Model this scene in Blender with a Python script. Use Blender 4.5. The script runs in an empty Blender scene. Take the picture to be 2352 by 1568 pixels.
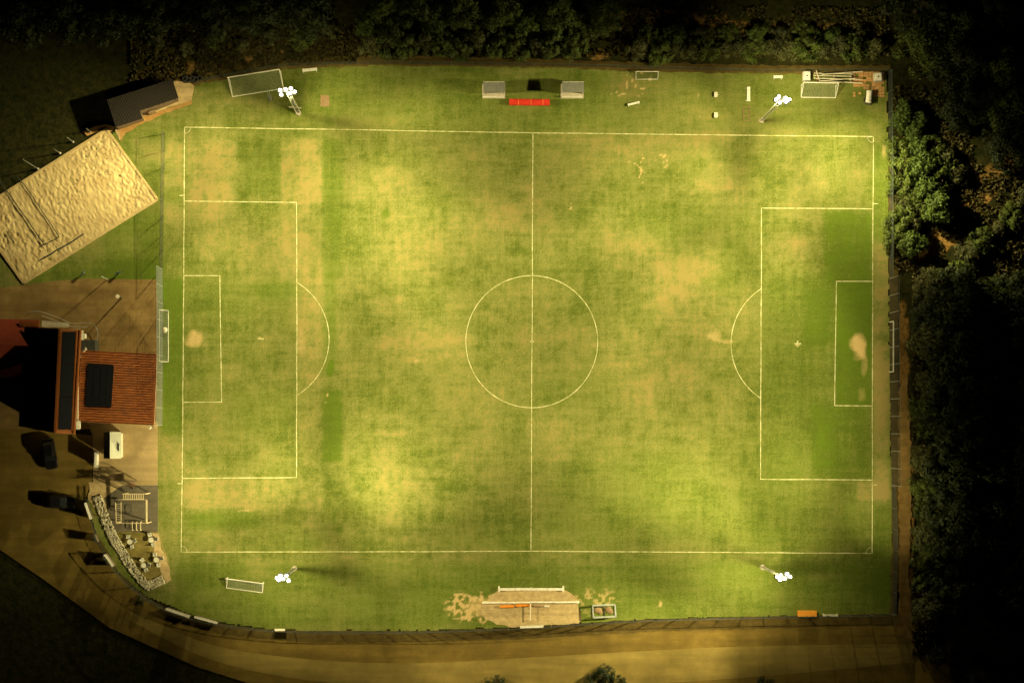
import bpy, math, random
import numpy as np
from mathutils import Vector, Matrix
random.seed(7)
RNG = np.random.RandomState(11)
PI = math.pi
SC = bpy.context.scene
COL = SC.collection

# ------------------------------------------------------------------ scale of the place
# 16 survey units per metre; the drone hovers CAMH metres over the point (1050, 980)
CAMH = 250.0
NX, NY = 1050.0, 980.0
def P(px, py, h=0.0):
    k = 1.0 - h / CAMH
    x = NX + (px - NX) * k; y = NY + (py - NY) * k
    return Vector(((x - 1176) / 16.0, (784 - y) / 16.0, h))
def G(px, py, z=0.0):
    v = P(px, py); v.z = z; return v

# ------------------------------------------------------------------ camera
cam = bpy.data.cameras.new('camera'); cam_o = bpy.data.objects.new('camera', cam); COL.objects.link(cam_o)
cam_o.location = ((NX - 1176) / 16.0, (784 - NY) / 16.0, CAMH)
cam_o.rotation_euler = (0, 0, 0)
cam.sensor_width = 36; cam.lens = 36 * CAMH / 147.0
cam.shift_x = (1176 - NX) / 16.0 / 147.0
cam.shift_y = (NY - 784) / 16.0 / 147.0
cam.clip_start = 1; cam.clip_end = 3000
SC.camera = cam_o

# ------------------------------------------------------------------ night sky
w = bpy.data.worlds.new('World'); SC.world = w; w.use_nodes = True
nt = w.node_tree; bg = nt.nodes['Background']
sk = nt.nodes.new('ShaderNodeTexSky'); sk.sky_type = 'NISHITA'; sk.sun_disc = False
sk.sun_elevation = math.radians(-4); sk.sun_rotation = math.radians(200)
nt.links.new(sk.outputs[0], bg.inputs[0]); bg.inputs[1].default_value = 0.0003

SC.view_settings.view_transform = 'Standard'; SC.view_settings.look = 'None'
SC.view_settings.gamma = 1; SC.view_settings.use_curve_mapping = False
SC.view_settings.exposure = 0.0

# ------------------------------------------------------------------ materials
def newmat(name):
    m = bpy.data.materials.new(name); m.use_nodes = True
    return m, m.node_tree, m.node_tree.nodes['Principled BSDF']
def noise(nt, vec, scale, detail=4, rough=.6, dist=0):
    n = nt.nodes.new('ShaderNodeTexNoise'); n.inputs['Scale'].default_value = scale
    n.inputs['Detail'].default_value = detail; n.inputs['Roughness'].default_value = rough
    n.inputs['Distortion'].default_value = dist
    if vec is not None: nt.links.new(vec, n.inputs['Vector'])
    return n.outputs['Fac']
def maprange(nt, val, a, b, c, d):
    n = nt.nodes.new('ShaderNodeMapRange'); n.inputs[1].default_value = a; n.inputs[2].default_value = b
    n.inputs[3].default_value = c; n.inputs[4].default_value = d
    nt.links.new(val, n.inputs[0]); return n.outputs[0]
def mixc(nt, f, a, b, mode='MIX'):
    n = nt.nodes.new('ShaderNodeMix'); n.data_type = 'RGBA'; n.blend_type = mode
    if isinstance(f, (int, float)): n.inputs[0].default_value = f
    else: nt.links.new(f, n.inputs[0])
    for s, v in ((6, a), (7, b)):
        if isinstance(v, tuple): n.inputs[s].default_value = (*v, 1)
        else: nt.links.new(v, n.inputs[s])
    return n.outputs[2]
def math_(nt, op, a, b):
    n = nt.nodes.new('ShaderNodeMath'); n.operation = op
    for s, v in ((0, a), (1, b)):
        if isinstance(v, (int, float)): n.inputs[s].default_value = v
        else: nt.links.new(v, n.inputs[s])
    return n.outputs[0]
def objco(nt, scale=None):
    t = nt.nodes.new('ShaderNodeTexCoord')
    if scale is None: return t.outputs['Object']
    m = nt.nodes.new('ShaderNodeMapping'); m.inputs['Scale'].default_value = scale
    nt.links.new(t.outputs['Object'], m.inputs[0]); return m.outputs[0]
def bump(nt, b, h, strength, dist):
    n = nt.nodes.new('ShaderNodeBump'); n.inputs['Strength'].default_value = strength
    n.inputs['Distance'].default_value = dist
    nt.links.new(h, n.inputs['Height']); nt.links.new(n.outputs[0], b.inputs['Normal'])
MC = {}
def mat(name, col, rough=.6, var=.18, scale=3.0, metal=0.0, bmp=.15, spec=.4, col2=None):
    if name in MC: return MC[name]
    m, nt, b = newmat(name)
    co = objco(nt)
    f = noise(nt, co, scale)
    lo = tuple(c * (1 - var) for c in col); hi = tuple(min(1, c * (1 + var)) for c in col)
    c = mixc(nt, maprange(nt, f, .3, .7, 0, 1), lo, hi)
    f2 = noise(nt, co, scale * 6, 2)
    c = mixc(nt, maprange(nt, f2, .52, .75, 0, .5), c, col2 or tuple(c * .55 for c in col))
    nt.links.new(c, b.inputs['Base Color'])
    b.inputs['Roughness'].default_value = rough; b.inputs['Metallic'].default_value = metal
    b.inputs['Specular IOR Level'].default_value = spec
    if bmp: bump(nt, b, f2, bmp, .03)
    MC[name] = m; return m

M_WHITE = mat('white_paint', (.72, .68, .6), .5)
M_CREAM = mat('cream_board', (.62, .56, .45), .6)
M_GALV = mat('galvanised_steel', (.42, .44, .44), .45, metal=.3)
M_DARK = mat('dark_steel', (.05, .055, .05), .5, metal=.2)
M_GREEN = mat('green_steel', (.05, .08, .06), .6)
M_CONC = mat('concrete', (.42, .37, .3), .9, scale=1.2)
M_WOOD = mat('weathered_wood', (.24, .15, .08), .85, scale=5)
M_RED = mat('red_tarpaulin', (.62, .024, .008), .7, var=.12)
M_ORANGE = mat('orange_plastic', (.75, .24, .02), .5, var=.08)
M_TYRE = mat('black_rubber', (.02, .02, .02), .8)
M_NET = mat('net_cord', (.30, .32, .28), .9, bmp=0)
M_DNET = mat('dark_net_cord', (.035, .04, .035), .9, bmp=0)
M_GREY = mat('grey_roofing', (.20, .20, .175), .8, scale=2)
M_CARP = mat('black_car_paint', (.008, .008, .009), .22, var=.05, bmp=0)
M_GLASS = mat('tinted_glass', (.01, .012, .014), .06, var=.02, bmp=0)
M_CHROME = mat('bright_trim', (.6, .6, .58), .2, metal=.9, bmp=0)
M_SOLAR = mat('solar_cell', (.008, .009, .012), .3, var=.3, scale=8, bmp=0, spec=.3)
M_WALL = mat('rendered_wall', (.45, .38, .28), .9)
M_ROOFD = mat('brown_shed_roof', (.014, .010, .007), .95, scale=2)
M_TILE = mat('red_roof_tile', (.20, .028, .01), .8, scale=2)
M_TILE_SHADE = mat('shaded_roof_tile', (.06, .012, .008), .85, scale=2)  # rear slope faces away from the floodlights; that shade is in the colour
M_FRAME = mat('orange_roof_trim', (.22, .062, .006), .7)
M_STONE = mat('pale_stone', (.42, .38, .28), .9, var=.35, scale=1.6, bmp=.5)
M_PAVER = mat('terracotta_paver', (.50, .27, .11), .9, var=.3, scale=1.5)
M_TIMBER = mat('playground_timber', (.55, .45, .28), .8, scale=4)
M_WHITEP = mat('white_garden_plastic', (.55, .53, .45), .5, var=.08)
M_BARK = mat('bark', (.08, .055, .035), .95, scale=6)

def leafmat(name, a, b_):
    m, nt, b = newmat(name)
    co = objco(nt)
    f = noise(nt, co, .9, 3)
    oi = nt.nodes.new('ShaderNodeObjectInfo')
    f = math_(nt, 'ADD', f, math_(nt, 'MULTIPLY', math_(nt, 'SUBTRACT', oi.outputs['Random'], .5), .25))
    c = mixc(nt, maprange(nt, f, .35, .65, 0, 1), a, b_)
    nt.links.new(c, b.inputs['Base Color']); b.inputs['Roughness'].default_value = .6
    b.inputs['Specular IOR Level'].default_value = .25
    return m
M_LEAF = leafmat('leaf_green', (.035, .050, .007), (.068, .092, .011))
M_LEAFB = leafmat('leaf_bright', (.036, .060, .008), (.068, .10, .014))
M_LEAFD = leafmat('leaf_dull', (.04, .045, .014), (.08, .08, .022))
M_LEAF_UNLIT = leafmat('leaf_unlit', (.010, .016, .004), (.022, .032, .006))  # missing light on the woods and shrubs is put into this leaf colour
M_STRAW = leafmat('dry_grass', (.04, .042, .012), (.095, .075, .02))

# corrugated roof paint
def rib_mat():
    m, nt, b = newmat('orange_ribbed_roof')
    co = objco(nt); f = noise(nt, co, 1.5)
    c = mixc(nt, maprange(nt, f, .3, .7, 0, 1), (.18, .043, .006), (.30, .085, .008))
    c = mixc(nt, maprange(nt, noise(nt, objco(nt, (.35, 1.5, 1)), 1.0, 5, .7), .45, .75, 0, .65), c, (.09, .03, .01))
    nt.links.new(c, b.inputs['Base Color']); b.inputs['Roughness'].default_value = .6
    return m
M_RIB = rib_mat()

# glowing lamp glass
def emis(name, col, s):
    m = bpy.data.materials.new(name); m.use_nodes = True; nt = m.node_tree
    nt.nodes.clear(); e = nt.nodes.new('ShaderNodeEmission'); o = nt.nodes.new('ShaderNodeOutputMaterial')
    e.inputs[0].default_value = (*col, 1); e.inputs[1].default_value = s
    nt.links.new(e.outputs[0], o.inputs[0]); return m
M_LAMP = emis('lit_lamp_glass', (1, .88, .6), 30)

# ------------------------------------------------------------------ mesh builder
class MB:
    def __init__(s): s.v = []; s.f = []
    def add(s, vs, fs):
        o = len(s.v); s.v += [tuple(v) for v in vs]; s.f += [tuple(i + o for i in f) for f in fs]; return s
    def box(s, c, size, rz=0.0, tilt=None):
        hx, hy, hz = size[0] / 2, size[1] / 2, size[2] / 2
        R = Matrix.Rotation(rz, 3, 'Z')
        if tilt: R = R @ Matrix.Rotation(tilt[0], 3, 'X') @ Matrix.Rotation(tilt[1], 3, 'Y')
        vs = [Vector(c) + R @ Vector((x, y, z)) for z in (-hz, hz) for (x, y) in ((-hx, -hy), (hx, -hy), (hx, hy), (-hx, hy))]
        return s.add(vs, [(3, 2, 1, 0), (4, 5, 6, 7), (0, 1, 5, 4), (1, 2, 6, 5), (2, 3, 7, 6), (3, 0, 4, 7)])
    def bar(s, p, q, wd, ht):      # box from p to q
        p = Vector(p); q = Vector(q); d = q - p; L = d.length
        if L < 1e-6: return s
        t = d.normalized(); up = Vector((0, 0, 1)) if abs(t.z) < .95 else Vector((1, 0, 0))
        a = t.cross(up).normalized() * (wd / 2); b = a.cross(t).normalized() * (ht / 2)
        vs = [p - a - b, p + a - b, p + a + b, p - a + b, q - a - b, q + a - b, q + a + b, q - a + b]
        return s.add(vs, [(0, 1, 2, 3), (7, 6, 5, 4), (1, 0, 4, 5), (2, 1, 5, 6), (3, 2, 6, 7), (0, 3, 7, 4)])
    def rod(s, p, q, r, r2=None, n=6):
        p = Vector(p); q = Vector(q); r2 = r if r2 is None else r2
        t = (q - p)
        if t.length < 1e-6: return s
        t.normalize(); up = Vector((0, 0, 1)) if abs(t.z) < .95 else Vector((1, 0, 0))
        a = t.cross(up).normalized(); b = a.cross(t)
        vs = []
        for c, rr in ((p, r), (q, r2)):
            for i in range(n):
                an = 2 * PI * i / n; vs.append(c + (a * math.cos(an) + b * math.sin(an)) * rr)
        fs = [(i, (i + 1) % n, n + (i + 1) % n, n + i) for i in range(n)]
        return s.add(vs, fs + [tuple(range(n - 1, -1, -1)), tuple(range(n, 2 * n))])
    def prism(s, pts, z0, z1):
        n = len(pts)
        vs = [(p[0], p[1], z0) for p in pts] + [(p[0], p[1], z1) for p in pts]
        return s.add(vs, [tuple(range(n - 1, -1, -1)), tuple(range(n, 2 * n))] + [(i, (i + 1) % n, n + (i + 1) % n, n + i) for i in range(n)])
    def torus(s, c, R, r, n=14, m=6, axis='Z', rz=0, tilt=0):
        vs = []; fs = []
        Q = Matrix.Rotation(rz, 3, 'Z') @ Matrix.Rotation(tilt, 3, 'X')
        for i in range(n):
            a = 2 * PI * i / n
            for j in range(m):
                b = 2 * PI * j / m; rr = R + r * math.cos(b)
                vs.append(Vector(c) + Q @ Vector((rr * math.cos(a), rr * math.sin(a), r * math.sin(b))))
        for i in range(n):
            for j in range(m):
                fs.append((i * m + j, ((i + 1) % n) * m + j, ((i + 1) % n) * m + (j + 1) % m, i * m + (j + 1) % m))
        return s.add(vs, fs)
    def ball(s, c, rx, ry, rz_, n=10, m=7, Q=None):
        vs = [Vector((0, 0, rz_))]; fs = []
        for j in range(1, m):
            t = PI * j / m
            for i in range(n):
                a = 2 * PI * i / n; vs.append(Vector((rx * math.sin(t) * math.cos(a), ry * math.sin(t) * math.sin(a), rz_ * math.cos(t))))
        vs.append(Vector((0, 0, -rz_)))
        if Q: vs = [Q @ v for v in vs]
        vs = [Vector(c) + v for v in vs]
        for i in range(n): fs.append((0, 1 + i, 1 + (i + 1) % n))
        for j in range(m - 2):
            for i in range(n):
                a = 1 + j * n; fs.append((a + i, a + n + i, a + n + (i + 1) % n, a + (i + 1) % n))
        k = 1 + (m - 2) * n; e = len(vs) - 1
        for i in range(n): fs.append((k + (i + 1) % n, k + i, e))
        return s.add(vs, fs)
    def build(s, name, m, parent=None, loc=None, bevel=0.0, smooth=False, tag=None):
        me = bpy.data.meshes.new(name)
        off = Vector((0, 0, 0))
        if loc is not None: off = Vector(loc)
        me.from_pydata([tuple(Vector(v) - off) for v in s.v], [], s.f)
        me.materials.append(m)
        if smooth: me.polygons.foreach_set('use_smooth', [True] * len(me.polygons))
        o = bpy.data.objects.new(name, me); COL.objects.link(o)
        if parent is not None: o.parent = parent
        elif loc is not None: o.location = off
        if bevel:
            b = o.modifiers.new('bevel', 'BEVEL'); b.width = bevel; b.segments = 2; b.limit_method = 'ANGLE'
        if tag: settag(o, *tag)
        return o
def settag(o, label=None, cat=None, group=None, kind=None):
    if label: o['label'] = label
    if cat: o['category'] = cat
    if group: o['group'] = group
    if kind: o['kind'] = kind
    return o
def thing(name, label, cat, loc=(0, 0, 0), rz=0.0, group=None):
    o = bpy.data.objects.new(name, None); COL.objects.link(o); o.location = loc; o.rotation_euler = (0, 0, rz)
    o.empty_display_size = .3
    return settag(o, label, cat, group)
def copy_tree(o, parent=None):
    c = o.copy(); COL.objects.link(c); c.parent = parent
    for ch in KIDS.get(o.name, [k for k in bpy.data.objects if k.parent == o]): copy_tree(ch, c)
    return c
KIDS = {}

# ------------------------------------------------------------------ numpy noise
def vnoise(x, y, cell, seed):
    r = np.random.RandomState(seed); T = r.rand(256, 256)
    gx = x / cell; gy = y / cell
    ix = np.floor(gx).astype(int); iy = np.floor(gy).astype(int)
    fx = gx - ix; fy = gy - iy; fx = fx * fx * (3 - 2 * fx); fy = fy * fy * (3 - 2 * fy)
    a = T[ix % 256, iy % 256]; b = T[(ix + 1) % 256, iy % 256]; c = T[ix % 256, (iy + 1) % 256]; d = T[(ix + 1) % 256, (iy + 1) % 256]
    return (a * (1 - fx) + b * fx) * (1 - fy) + (c * (1 - fx) + d * fx) * fy
def fbm(x, y, cell, seed, o=4):
    s = 0; a = 1; t = 0
    for i in range(o):
        s = s + a * vnoise(x, y, cell / 2 ** i, seed + i * 7); t += a; a *= .55
    return s / t
def sst(a, b, x):
    t = np.clip((x - a) / (b - a), 0, 1); return t * t * (3 - 2 * t)
def inpoly(x, y, poly):
    r = np.zeros(x.shape, bool); n = len(poly)
    for i in range(n):
        x0, y0 = poly[i]; x1, y1 = poly[(i + 1) % n]
        if y0 == y1: continue
        c = ((y0 > y) != (y1 > y)) & (x < (x1 - x0) * (y - y0) / (y1 - y0) + x0); r ^= c
    return r

# ------------------------------------------------------------------ lawn
LAWN = [(448, 196), (520, 178), (640, 155), (760, 150), (860, 147), (1000, 148), (1300, 153), (1460, 160), (1750, 166), (2036, 164), (2040, 330), (2042, 600),
        (2046, 1000), (2050, 1240), (2046, 1400), (2040, 1411), (1850, 1413), (1500, 1421), (1200, 1438), (960, 1447), (700, 1447), (600, 1441), (480, 1424),
        (400, 1395), (330, 1365), (262, 1305), (224, 1240), (200, 1150), (215, 1120), (240, 980), (240, 760), (-60, 760), (-110, 520), (0, 458), (120, 384), (200, 334), (262, 306), (300, 240)]
def rectm(x, y, x0, y0, x1, y1, s):
    return sst(x0 - s, x0 + s, x) * (1 - sst(x1 - s, x1 + s, x)) * sst(y0 - s, y0 + s, y) * (1 - sst(y1 - s, y1 + s, y))
def ellm(x, y, cx, cy, rx, ry, soft=.6):
    return 1 - sst(1 - soft, 1 + soft * .6, np.sqrt(((x - cx) / rx) ** 2 + ((y - cy) / ry) ** 2))
def lawn_wear(x, y):
    wx = x + (fbm(x, y, 40, 1) - .5) * 26; wy = y + (fbm(x, y, 40, 2) - .5) * 26
    jx = x + (fbm(x, y, 10, 3) - .5) * 7; jy = y + (fbm(x, y, 10, 4) - .5) * 7
    n1 = fbm(x, y, 220, 5); n2 = fbm(x, y, 70, 6); n3 = fbm(x, y, 18, 7, 3); n4 = fbm(x, y, 7, 8, 2); n5 = vnoise(x, y, 5, 88)
    sx = fbm(x * .12, y, 9, 9, 3); sy = fbm(x, y * .10, 7, 10, 3)      # mowing streaks
    dry = .44 + (n1 - .5) * .5 + (n2 - .5) * .7 + (n3 - .5) * .45 + (n4 - .5) * .28 + (sx - .5) * .38 + (sy - .5) * .34
    tex = .3 + 1.0 * n3 + .5 * n4
    D = lambda m, a: m * a * tex
    # wear inside the left part (old turf stripes)
    for (x0, y0, x1, y1, s, a) in [(645, 318, 740, 470, 3, .55), (430, 322, 540, 470, 10, .28), (470, 318, 540, 400, 6, .3), (440, 430, 540, 500, 16, .3), (645, 470, 740, 640, 8, .22), (683, 640, 740, 900, 6, .25),
                               (424, 1100, 740, 1170, 6, .32), (560, 1160, 600, 1174, 5, .5), (683, 900, 738, 1090, 6, .22), (560, 940, 680, 1095, 22, .1), (440, 490, 660, 600, 26, .18),
                               (683, 740, 735, 820, 12, .3), (2006, 560, 2042, 1140, 5, .5), (1968, 1106, 2040, 1150, 4, .5), (2010, 1120, 2040, 1160, 6, .5), (1990, 800, 2044, 930, 8, .3),
                               (376, 318, 420, 430, 5, .22), (376, 470, 420, 540, 5, .18), (372, 1015, 418, 1090, 6, .3), (430, 1210, 600, 1262, 18, .1),
                               (792, 1060, 1000, 1180, 40, .16), (790, 990, 940, 1000, 3, .3), (1160, 300, 1700, 330, 6, .12), (1140, 1265, 1400, 1300, 20, .12), (600, 1265, 1100, 1300, 20, .1)]:
        dry = dry + D(rectm(jx, jy, x0, y0, x1, y1, s + 2), a * .66)
    for (cx, cy, rx, ry, a) in [(860, 430, 110, 70, .22), (940, 560, 120, 90, .25), (1000, 800, 150, 40, .35), (870, 700, 60, 28, .4), (830, 1090, 120, 70, .2), (1560, 620, 130, 60, .35), (1450, 590, 70, 70, .25),
                            (1640, 450, 160, 60, .22), (1840, 420, 60, 60, .2), (1700, 480, 60, 60, .15), (1380, 790, 110, 60, .25), (1520, 900, 160, 60, .22), (1560, 700, 80, 70, .25), (1290, 1040, 60, 40, .2),
                            (1820, 580, 60, 50, .4), (1330, 430, 70, 40, .2), (1480, 345, 120, 30, .25), (950, 830, 30, 12, .45), (1800, 980, 50, 40, .15), (1200, 680, 110, 60, .15), (1160, 500, 50, 40, .2),
                            (590, 1300, 24, 36, .5), (1000, 1310, 80, 24, .2), (1900, 1330, 50, 12, .45), (720, 1380, 60, 10, .3), (470, 1380, 50, 24, .35), (1060, 1250, 80, 20, .3), (950, 1240, 60, 10, .3),
                            (1190, 165, 60, 10, .45), (560, 235, 180, 20, .3), (800, 280, 280, 20, .2), (1880, 270, 120, 24, .18), (1650, 270, 120, 24, .25), (1435, 190, 60, 26, .5), (300, 560, 40, 30, .2)]:
        dry = dry + D(ellm(wx, wy, cx, cy, rx, ry, .8), a * .62)
    lush = .12 + (n2 - .5) * .35
    for (x0, y0, x1, y1, s, a) in [(742, 320, 790, 640, 8, .5), (741, 895, 786, 1060, 4, .85), (744, 640, 772, 860, 8, .45), (560, 320, 640, 445, 10, .3), (425, 1174, 600, 1215, 8, .55), (424, 640, 680, 740, 30, .25),
                               (1893, 484, 2004, 650, 8, 1.0), (1921, 648, 2003, 930, 3, 1.2), (1850, 650, 1921, 790, 22, .5), (1750, 640, 1920, 1098, 30, .45), (1868, 930, 2003, 1098, 10, .75), (1700, 1100, 2003, 1262, 40, .4),
                               (2006, 330, 2042, 556, 6, .5), (2006, 1150, 2050, 1400, 8, .4), (372, 640, 420, 1000, 4, .8), (376, 430, 420, 470, 4, .3), (440, 840, 505, 922, 14, .25), (520, 900, 680, 1000, 30, .3),
                               (1230, 850, 1420, 940, 30, .3), (1250, 1040, 1700, 1260, 60, .3), (1000, 1230, 1220, 1262, 10, .3), (660, 1235, 740, 1262, 10, .4), (600, 150, 2040, 300, 20, .25), (400, 1290, 2050, 1440, 12, .4),
                               (1480, 460, 1740, 540, 30, .3), (240, 480, 372, 700, 20, .5), (60, 600, 372, 700, 20, .4)]:
        lush = lush + rectm(jx, jy, x0, y0, x1, y1, s + 3) * a * (.15 + 1.1 * n3 + .5 * (n2 - .3)) * .85
    for (cx, cy, rx, ry, a) in [(755, 846, 7, 18, 1.0), (885, 490, 12, 10, .5), (765, 1190, 6, 14, .6), (780, 1215, 8, 9, .6), (640, 665, 70, 25, .3), (1560, 570, 60, 40, .2), (1690, 590, 60, 40, .3), (1660, 650, 60, 30, .3)]:
        lush = lush + ellm(wx, wy, cx, cy, rx, ry, .6) * a
    dry = dry - np.clip(lush - .25, 0, 1) * .75
    bare = np.zeros(x.shape)
    for (cx, cy, rx, ry, a) in [(447, 778, 24, 20, .75), (598, 778, 5, 3, 1.0), (1972, 795, 18, 30, 1.0), (1986, 830, 10, 40, .45), (1832, 789, 5, 3, 1), (1640, 770, 20, 14, .45), (1665, 784, 30, 6, .45), (750, 907, 5, 5, 1), (746, 923, 4, 4, .8),
                            (958, 829, 8, 5, .4), (690, 790, 14, 40, .35), (1515, 1387, 8, 6, .8), (1980, 905, 14, 22, .3), (560, 1172, 24, 3, .5), (1715, 1130, 8, 5, .2), (746, 1380, 3, 3, .2), (1606, 219, 3, 8, .5), (1607, 268, 3, 6, .5), (1478, 188, 6, 3, .3),
                            (2029, 345, 7, 22, .5), (370, 1300, 18, 40, .8), (350, 1240, 30, 30, .3)]:
        bare = bare + ellm(x + (n3 - .5) * 16, y + (n4 - .5) * 10, cx, cy, rx, ry, .7) * a * (.6 + .8 * n3)
    # worn arcs scratched in the turf
    for (cx, cy, r, a0, a1, wd) in [(1450, 395, 22, -2.0, .7, 2.4), (1487, 378, 18, 1.9, 4.4, 2.2), (1516, 372, 16, -1.6, 1.2, 2.2), (1302, 472, 10, -.4, 1.7, 1.8), (1470, 415, 8, .3, 2.5, 1.6), (1535, 365, 12, 2, 5, 1.6)]:
        an = np.arctan2(y - cy, x - cx); dd = np.abs(np.hypot(x - cx, y - cy) - r - (n3 - .5) * 9)
        am = (((an - a0) % (2 * PI)) < (a1 - a0))
        bare = bare + np.where(am, (1 - sst(.4, wd, dd)) * .7, 0)
    # leaf litter dots north of the touch line
    dots = (vnoise(x, y, 6, 77) > .74) * ellm(x, y, 1440, 190, 76, 36, .4) * 1.1
    bare = bare + dots * sst(.45, .6, n2 * .4 + vnoise(x, y, 25, 78) * .6)
    # gravelly dirt round the plank ground at the near touch line
    for poly in ([(1092, 1400), (1100, 1382), (1130, 1370), (1175, 1362), (1200, 1372), (1200, 1432), (1170, 1436), (1130, 1420)],):
        pass
    piles = ellm(x + (n3 - .5) * 30, y + (n4 - .5) * 26, 1090, 1394, 72, 34, .45)
    bare = bare + piles * (.1 + 1.2 * sst(.40, .62, n5)) + ellm(x, y, 1108, 1394, 40, 22, .8) * .6
    bare = bare + ellm(x + (n3 - .5) * 40, y + (n4 - .5) * 30, 1366, 1386, 60, 34, .5) * sst(.48, .58, n4) * .6
    # border strip of dry earth left of the lawn
    return np.clip(dry, 0, 1.3), np.clip(lush, 0, 1.2), np.clip(bare, 0, 1)

def colattr(me, name, R, Gc, B):
    a = me.color_attributes.new(name, 'FLOAT_COLOR', 'POINT')
    arr = np.stack([R, Gc, B, np.ones_like(R)], 1).astype(np.float32).ravel(); a.data.foreach_set('color', arr)
def grid_mesh(name, xs, ys, keep, zfun):
    X, Y = np.meshgrid(xs, ys); nx, ny = len(xs), len(ys)
    Z = zfun(X, Y)
    idx = np.arange(nx * ny).reshape(ny, nx)
    cx = (X[:-1, :-1] + X[1:, 1:]) / 2; cy = (Y[:-1, :-1] + Y[1:, 1:]) / 2
    k = keep(cx, cy)
    q = np.stack([idx[:-1, :-1], idx[:-1, 1:], idx[1:, 1:], idx[1:, :-1]], -1)[k]
    used = np.unique(q); remap = -np.ones(nx * ny, int); remap[used] = np.arange(len(used)); q = remap[q]
    V = np.stack([X.ravel(), Y.ravel(), Z.ravel()], 1)[used]
    me = bpy.data.meshes.new(name)
    me.vertices.add(len(V)); me.vertices.foreach_set('co', V.astype(np.float32).ravel())
    me.loops.add(q.size); me.loops.foreach_set('vertex_index', q.astype(np.int32).ravel())
    me.polygons.add(len(q)); me.polygons.foreach_set('loop_start', np.arange(0, q.size, 4, dtype=np.int32))
    me.polygons.foreach_set('loop_total', np.full(len(q), 4, np.int32))
    me.update(calc_edges=True); me.validate()
    o = bpy.data.objects.new(name, me); COL.objects.link(o)
    return o, me, V

def topx(X, Y): return X * 16 + 1176, 784 - Y * 16
def lawn_material():
    m, nt, b = newmat('turf')
    at = nt.nodes.new('ShaderNodeVertexColor'); at.layer_name = 'wear'
    sp = nt.nodes.new('ShaderNodeSeparateColor'); nt.links.new(at.outputs[0], sp.inputs[0])
    co = objco(nt)
    fa = noise(nt, co, 2.2, 5, .7); fb = noise(nt, objco(nt, (.22, 5.5, 1)), 1.0, 2); fc = noise(nt, objco(nt, (5.5, .22, 1)), 1.0, 2); fd = noise(nt, co, 4.5, 3, .7)
    d = math_(nt, 'ADD', sp.outputs[0], maprange(nt, fa, .2, .8, -.22, .22))
    d = math_(nt, 'ADD', d, maprange(nt, fb, .2, .8, -.09, .09)); d = math_(nt, 'ADD', d, maprange(nt, fc, .2, .8, -.09, .09))
    d = math_(nt, 'ADD', d, maprange(nt, fd, .25, .75, -.34, .34))
    d = math_(nt, 'ADD', d, maprange(nt, noise(nt, co, 1.6, 4, .8), .58, .70, 0, .26))
    r = nt.nodes.new('ShaderNodeValToRGB'); nt.links.new(d, r.inputs[0])
    e = r.color_ramp.elements; e[0].position = 0; e[0].color = (.068, .094, .012, 1); e[1].position = 1; e[1].color = (.25, .198, .072, 1)
    for p_, c_ in ((.3, (.110, .131, .024)), (.6, (.160, .166, .046)), (.82, (.205, .186, .058))):
        x = e.new(p_); x.color = (*c_, 1)
    lu = math_(nt, 'MULTIPLY', sp.outputs[1], maprange(nt, fa, .2, .8, .6, 1.2))
    c = mixc(nt, maprange(nt, lu, .1, 1.2, 0, .85), r.outputs[0], (.088, .142, .010))
    ba = math_(nt, 'MULTIPLY', sp.outputs[2], maprange(nt, noise(nt, co, 5, 4, .7), .3, .6, .6, 1.25))
    c = mixc(nt, maprange(nt, ba, .15, .9, 0, 1), c, (.46, .33, .155))
    nt.links.new(c, b.inputs['Base Color']); b.inputs['Roughness'].default_value = .95; b.inputs['Specular IOR Level'].default_value = .1
    bump(nt, b, noise(nt, co, 6, 4, .7), .5, .05)
    return m
xs = np.arange(-82, 55.01, .25); ys = np.arange(-42.5, 40.51, .25)
def lkeep(cx, cy):
    px, py = topx(cx, cy); j = (fbm(px, py, 12, 41, 2) - .5) * 7
    return inpoly(px + j, py + j, LAWN)
lo, me, V = grid_mesh('lawn', xs, ys, lkeep, lambda X, Y: X * 0)
px, py = topx(V[:, 0], V[:, 1]); colattr(me, 'wear', *lawn_wear(px, py)); me.materials.append(lawn_material())
settag(lo, kind='structure')

# ------------------------------------------------------------------ surrounding terrain
def field_dist(X, Y):        # rough distance outside the playing ground
    dx = np.maximum(np.maximum(-82 - X, X - 58.5), 0); dy = np.maximum(np.maximum(-62 - Y, Y - 39.8), 0)
    return np.hypot(dx, dy)
def gz(X, Y):
    d = field_dist(X, Y); k = sst(.5, 14, d)
    return -.16 + k * ((fbm(X, Y, 9, 61) - .5) * 1.3 + (fbm(X, Y, 40, 62) - .5) * 3 + .35)
gx = np.concatenate([np.linspace(-420, -110, 30), np.arange(-105, 105, .8), np.linspace(110, 420, 30)])
gy = np.concatenate([np.linspace(-380, -90, 28), np.arange(-85, 85, .8), np.linspace(90, 380, 28)])
go, me, V = grid_mesh('ground', gx, gy, lambda a, b: np.ones(a.shape, bool), gz)
px, py = topx(V[:, 0], V[:, 1])
n2 = fbm(px, py, 60, 65); n3 = fbm(px, py, 18, 66)
jx = px + (n3 - .5) * 30; jy = py + (n3 - .5) * 30
dirt = ellm(jx, jy, 1510, 40, 90, 24, .6) * .9 + ellm(jx, jy, 2170, 520, 70, 26, .6) * .0
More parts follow.
